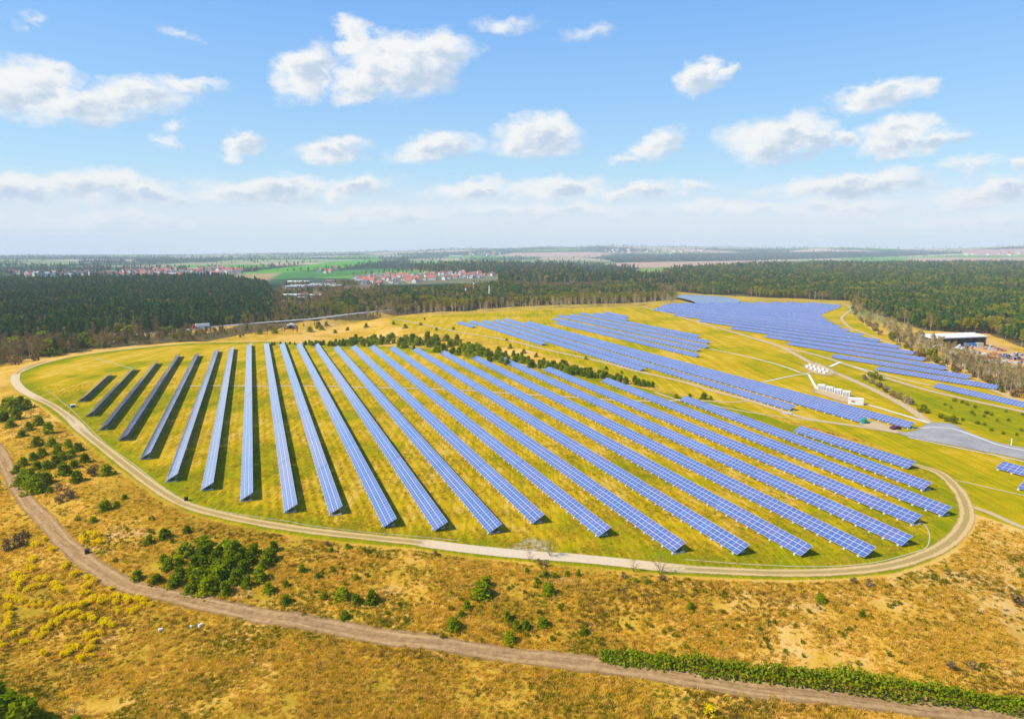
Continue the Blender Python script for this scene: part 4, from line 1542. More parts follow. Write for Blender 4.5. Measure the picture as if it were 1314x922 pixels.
# belt of birches below the shed, along the far right array
bc = np.array([(1095, 400, 6, 12), (1120, 418, 9, 14), (1150, 435, 11, 17), (1190, 456, 12, 19), (1240, 478, 12, 22), (1290, 496, 12, 25), (1335, 512, 11, 26)], float)
for i in range(190):
    x = prs.uniform(1092, 1335)
    cy, th, sz = (np.interp(x, bc[:, 0], bc[:, k]) for k in (1, 2, 3))
    y = cy + th * prs.uniform(-1.0, .55)
    if prs.uniform() < .72:
        put_px(BI, x, y, sz * prs.uniform(.7, 1.15), 'bare pale birch in the belt between the far right array and the shed', 'birches of the right belt')
    elif prs.uniform() < .6:
        put_px(BT, x, y, sz * prs.uniform(.5, .9), 'leafless brown tree among the birches of the right belt', 'brown trees of the right belt')
    else:
        put_px(LT, x, y, sz * prs.uniform(.35, .6), 'tree in fresh leaf among the birches of the right belt', 'leafing trees of the right belt')
put_px(LT, 1196, 461, 17, 'round yellow green tree standing before the scrapyard', None, 0)
put_px(LT, 1146, 438, 15, 'bright yellow green tree at the upper edge of the far right array', None, 1)
# belt in front of the highway on the left, and the pale wood edge behind the hilltop
for i in range(130):
    x = prs.uniform(-25, 420)
    base = np.interp(x, [-25, 0, 60, 120, 200, 260, 330, 420], [474, 470, 458, 449, 440, 436.5, 432, 424])
    y = base - prs.uniform(0, 11) * np.interp(x, [0, 200, 420], [1.5, .9, .6])
    sz = np.interp(x, [0, 150, 300, 420], [28, 21, 12, 9])
    u = prs.uniform()
    if u < .72:
        put_px(BT, x, y, sz * prs.uniform(.6, 1.0), 'leafless brown tree in the belt before the highway, beyond the ring track', 'brown trees before the highway')
    elif u < .9:
        pine_at(x, y, sz * prs.uniform(.5, .9), 'pine among the bare trees of the belt before the highway', 'pines before the highway')
    else:
        put_px(LT, x, y, sz * prs.uniform(.35, .6), 'leafing tree in the belt before the highway', 'leafing trees before the highway')
for i in range(150):
    x = prs.uniform(470, 868)
    y = np.interp(x, [470, 520, 600, 700, 800, 868], [408, 404.5, 401, 396.5, 393, 390.5]) - abs(prs.normal(0, 3.0)) * np.interp(x, [470, 600, 870], [.6, .7, 1.6])
    put_px(BI, x, y, prs.uniform(7, 14), 'pale bare birch at the wood edge behind the middle array', 'birches behind the middle array')

# ------------------------------------------------------------------ shrubs, hedge, broom, grass


def bush_proto(name, label, cat, leaf, seed, n=150, w=.6, size=.085, stem=True, part='foliage'):
    rs = rnd(seed)
    o = tag(empty(name), label, cat)
    b = MB()
    clumps(b, lump_points(1.0, w, n, rs, .02, 8), size, rs, 0, .5, 2)
    b.build(part, [M[leaf]], o)
    if stem:
        s = MB()
        for i in range(4):
            a = i * 1.6 + rs.uniform(0, 1)
            s.tube((0, 0, -.05), (math.cos(a) * .3, math.sin(a) * .3, .6), .03, .01, 4, 0, False)
        s.build('stem', [M['bark']], o)
    return o


BR = Planter([bush_proto('broom_bush', 'yellow broom', 'shrub', 'broom', 500 + i, 110, .75, .10) for i in range(3)])
BROOM = [(120, 690), (128, 697), (60, 697), (20, 742), (45, 722), (90, 715), (100, 722), (50, 745), (45, 755), (125, 746), (140, 745), (25, 770), (55, 777), (75, 757), (10, 802), (20, 815), (15, 790), (100, 830), (115, 836), (75, 800), (85, 793),
         (140, 768), (130, 775), (145, 762), (160, 768), (165, 772), (185, 774), (178, 770), (188, 776), (108, 760), (95, 737), (112, 743), (85, 728), (40, 730), (30, 748), (70, 752), (38, 775), (8, 768), (12, 780), (60, 810), (48, 818), (125, 800), (118, 795),
         (106, 778), (100, 790), (88, 785), (72, 787), (66, 800), (135, 800), (128, 812), (112, 818), (120, 826), (90, 838), (55, 842), (30, 825), (8, 828), (80, 842), (98, 846), (105, 694), (114, 686), (46, 699), (150, 780), (170, 785), (115, 770), (64, 706), (22, 757)]
for (x, y) in BROOM:
    for k in range(3):
        xx, yy = x + prs.normal() * 4.0, y + prs.normal() * 2.0
        if on_road(pt(xx, yy)):
            continue
        put_px(BR, xx, yy, prs.uniform(4.5, 8.5), 'yellow flowering broom bush on the slope left of the dirt road', 'broom bushes on the left slope')
put_px(BR, 911, 916, 12, 'single bright yellow bush at the bottom edge below the dirt road', None, 0)

WD = Planter([bush_proto('weed_tuft', 'low green weed tuft', 'weed', 'weed', 520 + i, 60, .7, .13, False) for i in range(3)])
k = 0
while k < 240:
    x, y = prs.uniform(100, 1314), prs.uniform(665, 880)
    top = np.interp(x, [100, 240, 400, 600, 760, 950, 1100, 1200, 1250, 1314], [600, 672, 695, 718, 732, 748, 746, 730, 690, 690])
    bot = np.interp(x, [100, 150, 350, 600, 760, 1000, 1314], [690, 735, 780, 825, 835, 840, 880])
    if y < top or y > bot or fbm(np.array([x / 60]), np.array([y / 25]), 90, 2)[0] < .45:
        continue
    put_px(WD, x, y, prs.uniform(2.5, 6), 'low green weed tuft on the dry slope between track and dirt road', 'weed tufts on the near slope')
    k += 1

BS = Planter([bare_proto(540 + i, 'shrub') for i in range(2)])
for (x, y, s, lab) in ((706, 713, 24, 'bare shrub at the lower rim of the pale gravel stretch of the ring track'), (813, 733, 20, 'bare shrub on the slope under the fifteenth and sixteenth rows'),
                       (847, 736, 27, 'tallest bare shrub rising over the lower rim of the ring track'), (680, 720, 16, 'lowest bare shrub under the gravel stretch of the ring track'),
                       (95, 922, 26, 'bare shrub at the bottom left beside the dark pines')):
    o = (BS.put(prs.randint(2), pt(x, y), 1, 0, lab))
    p = pt(x, y)
    d = float((p - np.array([0, 0, CAMH])) @ AXF)
    sc = s * .85 * d / FOC
    o.scale = (sc * 1.25, sc * 1.25, sc)
BRN = Planter([bush_proto('brown_shrub', 'brown leafless shrub', 'shrub', 'brownwood', 560 + i, 120, .7, .10) for i in range(2)])
for (x, y, s) in [(90, 640, 12), (78, 645, 10), (25, 700, 14), (10, 705, 12), (120, 610, 10), (32, 690, 10), (1220, 858, 10), (1248, 858, 9), (1305, 775, 12), (1115, 752, 9), (1095, 748, 8), (560, 692 + 20, 6), (692, 724, 7), (701, 727, 8), (800, 741, 7), (850, 745, 8),
                  (420, 700, 6), (20, 468, 12), (45, 463, 10), (75, 630, 9), (60, 660, 9)]:
    if on_road(pt(x, y)):
        continue
    put_px(BRN, x, y, s, 'brown leafless shrub among the dry grass outside the ring track', 'brown shrubs outside the ring')
for i in range(70):
    x = prs.uniform(1095, 1330)
    cy, th, sz = (np.interp(x, bc[:, 0], bc[:, k]) for k in (1, 2, 3))
    if i % 5 < 3:
        put_px(BRN, x, cy + th * prs.uniform(-.2, .8), sz * prs.uniform(.25, .45), 'brown undergrowth shrub at the foot of the right birch belt', 'undergrowth of the right birch belt')
    else:
        put_px(WD, x, cy + th * prs.uniform(-.2, .8), sz * prs.uniform(.25, .4), 'low green bush at the foot of the right birch belt', 'green undergrowth of the right birch belt')
# corner pines and the bramble hedge
for (x, y, s) in ((8, 935, 62), (30, 945, 58), (52, 938, 34), (-12, 930, 60), (98, 930, 16)):
    pine_at(x, y, s, 'dark pine rising into the bottom left corner', 'dark pines in the bottom left corner')

hp = resample(at_poly([(772, 842), (800, 846), (850, 853), (900, 860), (950, 866), (1000, 872), (1050, 877), (1100, 883), (1150, 889), (1200, 896), (1250, 903), (1300, 910), (1380, 921)])[:, :2], .45)
rs = rnd(600)
b = MB()
C = []
for i, p in enumerate(hp):
    h = (.7 + 1.9 * vnoise(np.array([i * .06]), np.array([.5]), 3)[0] + 1.1 * vnoise(np.array([i * .23]), np.array([.5]), 8)[0]) * min(1.0, .35 + i * .03)
    w = .8 + 1.5 * vnoise(np.array([i * .11]), np.array([4.5]), 5)[0]
    n = 34
    a = rs.uniform(0, math.pi, n)
    q = rs.uniform(.6, 1.0, n)
    lx = np.cos(a) * w * q
    lz = np.sin(a) * h * q * (.75 + .5 * rs.uniform(size=n))
    off = rs.normal(size=(n, 2)) * .2
    P = np.stack([p[0] + lx * .25 + off[:, 0], p[1] + lx + off[:, 1], lz], 1)
    C.append(P)
C = np.concatenate(C)
C[:, 2] += hgt(C[:, 0], C[:, 1]) + .1
clumps(b, C, .20, rs, 0, .6, 2)
hd = b.build('hedge', [M['hedge']])
tag(hd, 'long bright green bramble hedge along the upper side of the dirt road', 'hedge')

# scrub right of the purple road
SC = [(1110, 487, 6, 'w'), (1118, 492, 6, 'w'), (1128, 497, 7, 'w'), (1137, 503, 7, 'w'), (1147, 510, 8, 'b'), (1153, 512, 8, 'b'), (1163, 517, 8, 'w'), (1168, 519, 7, 'w'), (1122, 486, 9, 'g'), (1130, 488, 9, 'g'), (1116, 483, 7, 'g'), (1180, 528, 9, 'g'), (1190, 530, 9, 'g'),
      (1186, 524, 7, 'g'), (1215, 540, 8, 'g'), (1224, 543, 8, 'g'), (1206, 536, 7, 'g'), (1225, 515, 4, 'g'), (1240, 520, 4, 'g'), (1234, 517, 4, 'g'), (1250, 523, 4, 'g'), (1213, 520, 4, 'g'), (1220, 524, 4, 'g')]
for i in range(18):
    x = prs.uniform(1215, 1314)
    SC.append((x, prs.uniform(528, 538 + (x - 1215) * .27), 4, 'g'))
GS = Planter([bush_proto('green_shrub', 'green shrub', 'shrub', 'weed', 580 + i, 120, .7, .09) for i in range(2)])
WS = Planter([bush_proto('blossom_shrub', 'white flowering shrub', 'shrub', 'blossom', 590 + i, 70, .7, .07) for i in range(2)])
for (x, y, s, t) in SC:
    if t == 'g':
        put_px(GS, x, y, s * prs.uniform(.8, 1.2), 'green shrub in the meadow between the two gravel roads on the right', 'green shrubs between the gravel roads')
    else:
        put_px(BRN, x, y, s, 'brown shrub of the thorn strip beside the purple gravel road', 'brown shrubs beside the purple road')
        if t == 'w':
            put_px(WS, x + 1, y, s * 1.02, 'white flowering shrub of the thorn strip beside the purple gravel road', 'white shrubs beside the purple road')


def tuft(seed, n=26, h=.5, leaf='straw'):
    rs = rnd(seed)
    b = MB()
    for _ in range(n):
        a, l = rs.uniform(0, 6.28), rs.uniform(.5, 1.1) * h
        ox, oy = rs.normal(size=2) * .22
        dx, dy = math.cos(a) * l * rs.uniform(.2, .9), math.sin(a) * l * rs.uniform(.2, .9)
        w = .045
        sx, sy = -math.sin(a) * w, math.cos(a) * w
        b.face([(ox - sx, oy - sy, 0), (ox + sx, oy + sy, 0), (ox + dx + sx * .5, oy + dy + sy * .5, l), (ox + dx - sx * .5, oy + dy - sy * .5, l)])
    return b.mesh('grass_tuft', [M[leaf]])


TUFTS = [tuft(700, 22, .26), tuft(701, 26, .19), tuft(702, 18, .42), tuft(703, 22, .24, 'weed'), tuft(704, 24, .32, 'drybrown')]
rs = rnd(704)
n = 330000
az = rs.uniform(-R(42), R(42), n)
r = 78 + 270 * rs.uniform(size=n) ** 1.35
x, y = r * np.sin(az), r * np.cos(az)
dp = dplat(x, y)
rc = ROAD_C
dr = np.full(n, 1e9)
for q in rc:
    dr = np.minimum(dr, (x - q[0]) ** 2 + (y - q[1]) ** 2)
dense = fbm(x / 7, y / 7, 91, 3)
m = (dp > 1.2) & (dr > 2.3 ** 2) & (rs.uniform(size=n) < sstep(.12, .62, dense))
x, y = x[m], y[m]
gn = fbm(x / 12, y / 12, 92, 3)
pick = np.where(rs.uniform(size=len(x)) < .10 + .5 * sstep(.55, .75, gn), 3, rs.randint(3, size=len(x)))
br = fbm(x / 16, y / 10, 93, 4)
pick = np.where(rs.uniform(size=len(x)) < .04 + .34 * sstep(.54, .70, br), 4, pick)
scatter('dry_grass', np.stack([x, y, hgt(x, y)], 1), rs.uniform(.5, 1.25, len(x)), TUFTS, 705, 'dry straw coloured grass covering the slopes round the oval', 'grass', pick)


# ------------------------------------------------------------------ buildings, vehicles, yard things
def gable(w, d, h, rh, roof, wall, chim=True):
    b = MB()
    b.box((0, 0, h / 2 - 1), (w, d, h + 2), 0)
    x, y = w / 2 + .4, d / 2 + .5
    b.face([(-x, -y, h - .2), (x, -y, h - .2), (x, 0, h + rh), (-x, 0, h + rh)], 1)
    b.face([(x, y, h - .2), (-x, y, h - .2), (-x, 0, h + rh), (x, 0, h + rh)], 1)
    b.face([(-w / 2, -d / 2, h), (-w / 2, 0, h + rh - .25), (-w / 2, d / 2, h)], 0)
    b.face([(w / 2, -d / 2, h), (w / 2, d / 2, h), (w / 2, 0, h + rh - .25)], 0)
    if chim:
        b.box((w * .2, d * .12, h + rh), (.8, .8, 1.6), 0)
    for i in (-1, 1):
        b.box((i * w * .25, -d / 2, h * .5), (1.3, .06, 1.4), 2)
        b.box((i * w * .25, d / 2, h * .5), (1.3, .06, 1.4), 2)
        b.box((i * w / 2, 0, h * .5), (.06, 1.3, 1.4), 2)
    return b.mesh('house', [M[wall], M[roof], M['glass']])


HK = [('red', gable(12, 9, 5.5, 4.2, 'roof_red', 'wall_white')), ('red', gable(10, 9, 4.5, 4.0, 'roof_red', 'wall_cream')), ('brown', gable(11, 9, 5, 4.2, 'roof_brown', 'wall_white')),
      ('grey', gable(13, 10, 6.5, 2.4, 'roof_grey', 'wall_white')), ('red', gable(16, 10, 6, 4.4, 'roof_red', 'wall_white')), ('brown', gable(10, 8, 4.5, 4, 'roof_brown', 'wall_cream'))]


def houses(pxpoly, n, where, group, seed, big=1.0):
    r_ = rnd(seed)
    poly = np.array(pxpoly, float)
    k = 0
    while k < n:
        x, y = r_.uniform(poly[:, 0].min(), poly[:, 0].max()), r_.uniform(poly[:, 1].min(), poly[:, 1].max())
        if sdist(np.array([x]), np.array([y]), poly)[0] > 0:
            continue
        i = r_.choice(6, p=[.26, .2, .14, .12, .18, .10])
        p = pt(x, y)
        o = link('house', HK[i][1], None, p, (0, 0, r_.uniform(-.5, .5) + r_.choice([0, 1.57])))
        s_ = big * r_.uniform(.85, 1.25)
        o.scale = (s_, s_, s_)
        tag(o, 'small %s roofed house %s' % (HK[i][0], where), 'house', group)
        k += 1


houses([(455, 360), (480, 354), (510, 353), (560, 352), (600, 350), (635, 349), (637, 355), (610, 357), (560, 360), (520, 364), (490, 366), (458, 366)], 120, 'in the village beyond the dark central wood', 'houses of the village', 801, 1.0)
houses([(140, 351), (180, 348), (230, 346), (290, 345), (312, 347), (300, 354), (230, 356), (150, 357)], 120, 'in the far town beyond the left forest', 'houses of the far town', 802, 1.25)
houses([(0, 351), (90, 350), (140, 351), (140, 356), (60, 356), (0, 355)], 35, 'at the left outskirts of the far town', 'houses of the far outskirts', 803, 1.2)
houses([(560, 327), (640, 324), (680, 326), (620, 329)], 16, 'in the hazy hamlet left of the brown field', 'houses of the hazy hamlet', 804, 2.2)
houses([(765, 321.8), (800, 320.8), (905, 321.2), (900, 324), (790, 325)], 36, 'in the far settlement on the hill above the brown field', 'houses of the hill settlement', 805, 2.2)
houses([(1235, 324.5), (1314, 323.5), (1314, 328), (1240, 328)], 14, 'in the hamlet near the right edge of the horizon', 'houses of the right hamlet', 806, 2.0)
houses([(400, 345), (440, 343), (450, 349), (410, 352)], 8, 'by the bright green field on the left', 'houses by the green field', 807, 1.3)


def hall(w, d, h, roof='roof_grey'):
    """long flat industrial hall: parts wall, roof and a strip of windows"""
    o = empty('industrial_hall')
    b = MB(); b.box((0, 0, h / 2 - 1), (w, d, h + 2)); b.build('wall', [M['white_dirty']], o)
    b = MB()
    b.face([(-w / 2 - .5, -d / 2 - .5, h), (w / 2 + .5, -d / 2 - .5, h), (w / 2 + .5, 0, h + d * .09), (-w / 2 - .5, 0, h + d * .09)])
    b.face([(w / 2 + .5, d / 2 + .5, h), (-w / 2 - .5, d / 2 + .5, h), (-w / 2 - .5, 0, h + d * .09), (w / 2 + .5, 0, h + d * .09)])
    b.box((0, 0, h - .1), (w + 1, d + 1, .15)); b.build('roof', [M[roof]], o)
    b = MB(); b.box((0, -d / 2 - .03, h * .6), (w * .9, .06, h * .25)); b.build('window', [M['glass']], o)
    return o


HALLS = [((384, 366, 45, 16, 8, 'white'), 'long pale hall at the back left of the industrial estate in the valley'), ((395, 371.5, 60, 20, 8, 'roof_grey'), 'long grey roofed hall in the middle of the industrial estate'),
         ((415, 369.5, 48, 18, 8, 'roof_grey'), 'grey roofed hall at the right of the industrial estate'), ((380, 372, 34, 16, 7, 'roof_grey'), 'short grey roofed hall at the left of the industrial estate'),
         ((428, 371, 30, 16, 7, 'white'), 'short white hall at the right tip of the industrial estate'), ((428, 364, 32, 12, 7, 'roof_red'), 'red roofed hall behind the industrial estate'),
         ((375, 383, 26, 12, 6, 'white'), 'pale shed left of the group below the industrial estate'), ((390, 386.5, 26, 12, 6, 'roof_grey'), 'grey roofed shed in the group below the industrial estate'),
         ((405, 384.5, 16, 12, 7, 'white'), 'bright white shed right of the group below the industrial estate'), ((394, 382.5, 18, 10, 6, 'roof_brown'), 'brown roofed shed at the back of the group below the industrial estate'),
         ((502, 330.5, 120, 40, 12, 'white'), 'large white hall beyond the bright green field'), ((705, 357.5, 40, 18, 9, 'white'), 'white hall in the distant wood left of the highway curve'),
         ((412, 332, 150, 40, 14, 'roof_grey'), 'large grey hall on the plain beyond the green field'), ((585, 330, 110, 40, 12, 'white'), 'large pale hall at the edge of the far wood')]
for (x, y, w, d, h, rf), lab in HALLS:
    o = hall(w, d, h, rf)
    o.location = pt(x, y)
    o.rotation_euler = (0, 0, prs.uniform(-.15, .25))
    tag(o, lab, 'hall', 'industrial halls of the plain')

# open shed and scrapyard on the right
P0, P1 = pt(1196, 443.5), pt(1264, 443.5)
sw = float(np.hypot(*(P1 - P0)[:2]))
sh = tag(empty('open_shed', (P0 + P1) / 2, math.atan2(P1[1] - P0[1], P1[0] - P0[0])), 'long open fronted shed with a white roof beside the scrapyard', 'shed')
b = MB(); b.box((0, 10.8, 3.2), (sw, .3, 7)); b.box((-sw / 2 + .15, 5.4, 3.0), (.3, 10.4, 6.4)); b.box((sw / 2 - .15, 5.4, 3.0), (.3, 10.4, 6.4)); b.build('wall', [M['backing']], sh)  # dark wall colour carries the shade inside the shed
b = MB()
for (z0, z1, t) in ((7.4, 8.9, .35),):
    b.face([(-sw / 2 - 1, -1.2, 6.6), (sw / 2 + 1, -1.2, 6.6), (sw / 2 + 1, 12, 8.0), (-sw / 2 - 1, 12, 8.0)])
    b.face([(-sw / 2 - 1, -1.2, 5.9), (-sw / 2 - 1, 12, 7.6), (sw / 2 + 1, 12, 7.6), (sw / 2 + 1, -1.2, 5.9)])
    b.face([(-sw / 2 - 1, -1.2, 5.9), (sw / 2 + 1, -1.2, 5.9), (sw / 2 + 1, -1.2, 6.6), (-sw / 2 - 1, -1.2, 6.6)])
    b.face([(-sw / 2 - 1, -1.2, 5.9), (-sw / 2 - 1, -1.2, 6.6), (-sw / 2 - 1, 12, 8.0), (-sw / 2 - 1, 12, 7.6)])
    b.face([(sw / 2 + 1, -1.2, 6.6), (sw / 2 + 1, -1.2, 5.9), (sw / 2 + 1, 12, 7.6), (sw / 2 + 1, 12, 8.0)])
b.build('roof', [M['white']], sh)
pm_ = MB(); pm_.box((0, 0, 2.9), (.35, .35, 6.2)); PM = pm_.mesh('post', [M['rust']])
for i in range(8):
    link('post', PM, sh, (-sw / 2 + .4 + i * (sw - .8) / 7, -.6, 0))


def heap(name, x, y, w, h, mats, seed, lab, cat='scrap heap', n=40):
    r_ = rnd(seed)
    b = MB()
    for i in range(n):
        a, q = r_.uniform(0, 6.28), r_.uniform() ** .6
        s_ = r_.uniform(.12, .34) * w * .5
        px, py = math.cos(a) * q * w / 2, math.sin(a) * q * w * .35
        z = h * (1 - q) * r_.uniform(.3, 1)
        d = sphere_dirs(1, r_)[0] * s_ * 1.4
        b.beam((px - d[0], py - d[1], max(.1, z - d[2] * .4)), (px + d[0], py + d[1], max(.2, z + d[2] * .4)), s_ * .8, s_ * .5, r_.randint(len(mats)))
    o = b.build(name, [M[m] for m in mats])
    o.location = pt(x, y)
    return tag(o, lab, cat, 'scrap heaps of the yard')


HP = [(1205, 446, 6, 2.6, ('white_dirty', 'stone'), 'pale heap under the left end of the shed'), (1216, 447, 6, 2.2, ('orange', 'rust'), 'orange heap under the shed front'), (1231, 448, 7, 2.6, ('white', 'white_dirty'), 'white heap before the middle of the shed'),
      (1224, 450, 5, 1.5, ('rust', 'greyscrap'), 'low rusty heap behind the birches'), (1241, 452, 8, 1.6, ('rust', 'orange', 'greyscrap'), 'long rusty heap in front of the blue container'), (1252, 453, 6, 1.6, ('greyscrap', 'white_dirty'), 'grey heap right of the long rusty heap'),
      (1272, 448, 7, 2.4, ('greyscrap', 'rust'), 'grey brown heap right of the shed'), (1282, 450, 7, 2.2, ('rust', 'greyscrap', 'orange'), 'mixed heap beside the track right of the shed'), (1268, 460, 7, 1.6, ('rust', 'red'), 'reddish heap in the middle of the yard'),
      (1290, 458, 6, 2.4, ('blue', 'greyscrap', 'rust'), 'heap with blue pieces on the right side of the yard'), (1301, 461, 8, 3.0, ('greyscrap', 'dark', 'rust'), 'dark grey heap at the right edge of the yard'), (1280, 465, 9, 1.8, ('white_dirty', 'greyscrap'), 'pale grey heap above the birch belt'),
      (1299, 471, 6, 1.4, ('dark', 'greyscrap'), 'low black heap above the right birches'), (1256, 459, 5, 1.3, ('greyscrap', 'white_dirty'), 'small pale heap above the birch belt'), (1248, 446, 4, 1.5, ('orange', 'stone'), 'small orange heap right of the white heap'), (1310, 466, 6, 2, ('rust', 'greyscrap'), 'rusty heap cut by the right edge'),
      (1222, 453, 4, 1.2, ('white_dirty', 'greyscrap'), 'small pale heap nearest the birches left of the yard'), (1236, 456, 6, 1.2, ('orange', 'rust'), 'low orange heap behind the middle of the birch belt'), (1262, 455, 5, 1.6, ('greyscrap', 'white'), 'heap with white sheets in the middle of the yard'),
      (1275, 455, 6, 1.8, ('rust', 'orange'), 'orange brown heap between the grey heaps'), (1290, 466, 5, 1.3, ('orange', 'stone'), 'sandy heap before the dark grey one'), (1306, 455, 6, 2, ('rust', 'greyscrap'), 'rust heap beside the track at the right edge'), (1265, 466, 6, 1.3, ('rust', 'greyscrap'), 'low rust heap just above the birches')]
for i, (x, y, w, h, ms, lab) in enumerate(HP):
    heap('scrap_heap', x, y, w * 1.35, h * 1.25, ms, 820 + i, lab)


def box_thing(name, x, y, w, d, h, mat, rz, lab, cat, group=None, roofm=None, doorm=None, rib=0):
    """container or cabinet: ribbed body with roof slab, doors and plinth"""
    o = tag(empty(name, pt(x, y), rz), lab, cat, group)
    b = MB(); b.box((0, 0, h / 2 + .12), (w, d, h))
    for i in range(rib):
        b.box((-w / 2 + w * (i + .5) / rib, -d / 2 - .03, h / 2 + .12), (w / rib * .4, .06, h * .9))
        b.box((-w / 2 + w * (i + .5) / rib, d / 2 + .03, h / 2 + .12), (w / rib * .4, .06, h * .9))
    b.build('body', [M[mat]], o)
    b = MB(); b.box((0, 0, h + .2), (w + .25, d + .25, .16)); b.build('roof', [M[roofm or mat]], o)
    b = MB(); b.box((0, 0, .03), (w + .2, d + .2, .3)); b.build('plinth', [M['concrete_block']], o)
    if doorm:
        for q in (-1, 1):
            b = MB(); b.box((q * w * .22, -d / 2 - .05, h * .48 + .1), (w * .36, .06, h * .78)); b.build('door', [M[doorm]], o)
    return o


for i, (x, y) in enumerate(((1054, 499.5), (1064.5, 502.3), (1075, 505.3), (1086, 508))):
    box_thing('inverter_cabin', x, y, 3.0, 2.6, 2.1, 'white', -.62, ['white inverter cabin farthest left in the row of four on the gravel yard', 'second white inverter cabin of four, counted from the left', 'third white inverter cabin of four, counted from the left',
              'white inverter cabin at the right end of the row of four'][i], 'cabin', 'inverter cabins on the gravel yard', 'white', 'grey')
o = box_thing('site_container', 1098, 518.5, 5.6, 2.7, 2.4, 'white', -.35, 'largest white container, with small red marks on its front, by the concrete strip', 'container', None, 'white', None, 6)
for q in (-1.6, -.9):
    b = MB(); b.box((q, -1.46, 1.5), (.5, .05, .6)); b.build('sign', [M['red']], o)
TR = [(1035, 471.5), (1040.5, 473.5), (1046, 475.5), (1051.5, 477.3), (1057, 479), (1039, 469.5), (1044.5, 471.3), (1050, 473.2), (1055.5, 475), (1061, 477)]
for i, (x, y) in enumerate(TR):
    box_thing('transformer_box', x, y, 1.2, 1.3, 1.35, 'white', -.5, '%s white transformer box from the left in the %s row by the gravel road' % (ORD[i % 5], 'front' if i < 5 else 'back'), 'transformer', 'transformer boxes', 'white_dirty')
box_thing('shipping_container', 1245, 445.5, 8.5, 2.8, 2.8, 'blue', .02, 'bright blue container in front of the open shed', 'container', None, None, None, 8)
box_thing('cargo_box', 1256.5, 445.5, 4.6, 2.6, 3.2, 'wall_cream', .02, 'tan box beside the blue container at the shed', 'container', None, None, None, 4)
box_thing('control_cabinet', 94, 522.5, 1.7, 1.1, 1.0, 'white', .6, 'white cabinet with painted shade on its front beside the shortest row on the left', 'cabinet', None, None, 'dark')  # dark front panels are the cabinet's shadow put into colour
box_thing('concrete_slab', 1010, 531, 3.2, 1.2, .35, 'concrete_block', -.3, 'flat pale slab on the grass between the oval and the gravel path', 'slab')
# wheelie bin like container beside the yard
o = tag(empty('green_bin', pt(1108, 543)), 'rounded green bin at the right end of the middle array', 'bin')
b = MB()
b.tube((0, 0, .1), (0, 0, 1.7), 1.0, 1.15, 14); b.build('body', [M['teal']], o)
b = MB(); b.tube((0, 0, 1.7), (0, 0, 2.1), 1.2, .55, 14); b.build('lid', [M['teal']], o)


def wheel_mesh():
    b = MB(); b.tube((0, -.12, 0), (0, .12, 0), .33, .33, 14); return b.mesh('wheel', [M['black']])


WHEEL = wheel_mesh()


def car(x, y, rz, mat, lab):
    o = tag(empty('parked_car', pt(x, y), rz), lab, 'car')
    prof = [(-2.1, .35), (-2.15, .8), (-1.9, .95), (-1.2, 1.0), (-.7, 1.42), (.7, 1.45), (1.35, 1.0), (2.0, .88), (2.15, .6), (2.1, .35)]
    b = MB()
    n = len(prof)
    for w0, w1 in ((-.85, .85),):
        for i in range(n):
            (xa, za), (xb, zb) = prof[i], prof[(i + 1) % n]
            b.face([(xa, w0, za), (xb, w0, zb), (xb, w1, zb), (xa, w1, za)])
        b.face([(p[0], w0, p[1]) for p in prof])
        b.face([(p[0], w1, p[1]) for p in prof][::-1])
    b.build('body', [M[mat]], o)
    b = MB()
    for s_ in (-1, 1):
        b.box((.0, s_ * .862, 1.18), (1.5, .02, .32))
    b.build('window', [M['glass']], o)
    for wx in (-1.3, 1.3):
        for s_ in (-.75, .75):
            link('wheel', WHEEL, o, (wx, s_, .33))
    return o


car(1149, 550.5, .4, 'maroon', 'dark red car parked at the right tip of the middle array')

# lorry on the highway
hz0 = HW[4] + (HW[5] - HW[4]) * .8
o = tag(empty('lorry', (hz0[0], hz0[1], float(hgt(hz0[0], hz0[1])) + .3), math.atan2(HW[5][1] - HW[4][1], HW[5][0] - HW[4][0])), 'articulated lorry with a red cab and white trailer on the highway', 'lorry')
b = MB(); b.box((-6.3, 0, 1.9), (2.2, 2.4, 2.7)); b.box((-6.3, 0, 3.4), (1.7, 2.2, .5)); b.build('cab', [M['red']], o)
b = MB(); b.box((-7.42, 0, 2.4), (.04, 2.0, .9)); b.build('windscreen', [M['glass']], o)
b = MB(); b.box((1.2, 0, 2.6), (11.6, 2.5, 2.7)); b.build('trailer', [M['white']], o)
b = MB(); b.box((1.0, 0, 1.1), (13, 1.0, .25)); b.build('chassis', [M['dark']], o)
for wx in (-6.6, -3.8, 3.8, 5.0, 6.2):
    for s_ in (-1.1, 1.1):
        w_ = link('wheel', WHEEL, o, (wx, s_, .5)); w_.scale = (1.5, 1.5, 1.5)

# arched passage under the highway
tp = np.array([HW[8][0] + 1, HW[8][1] - 22.0, -6.2])
o = tag(empty('tunnel_portal', tp, .26), 'dark arched passage under the highway embankment', 'tunnel')
b = MB(); r1, r0 = 5.6, 4.6
for i in range(16):
    a0, a1 = math.pi * i / 16, math.pi * (i + 1) / 16
    c0, s0, c1, s1 = math.cos(a0), math.sin(a0), math.cos(a1), math.sin(a1)
    for (ya, yb) in ((0, 12),):
        b.face([(r1 * c0, ya, r1 * s0), (r0 * c0, ya, r0 * s0), (r0 * c1, ya, r0 * s1), (r1 * c1, ya, r1 * s1)])
        b.face([(r1 * c0, ya, r1 * s0), (r1 * c1, ya, r1 * s1), (r1 * c1, yb, r1 * s1), (r1 * c0, yb, r1 * s0)])
        b.face([(r0 * c1, ya, r0 * s1), (r0 * c0, ya, r0 * s0), (r0 * c0, yb, r0 * s0), (r0 * c1, yb, r0 * s1)])
b.build('arch', [M['concrete_block']], o)
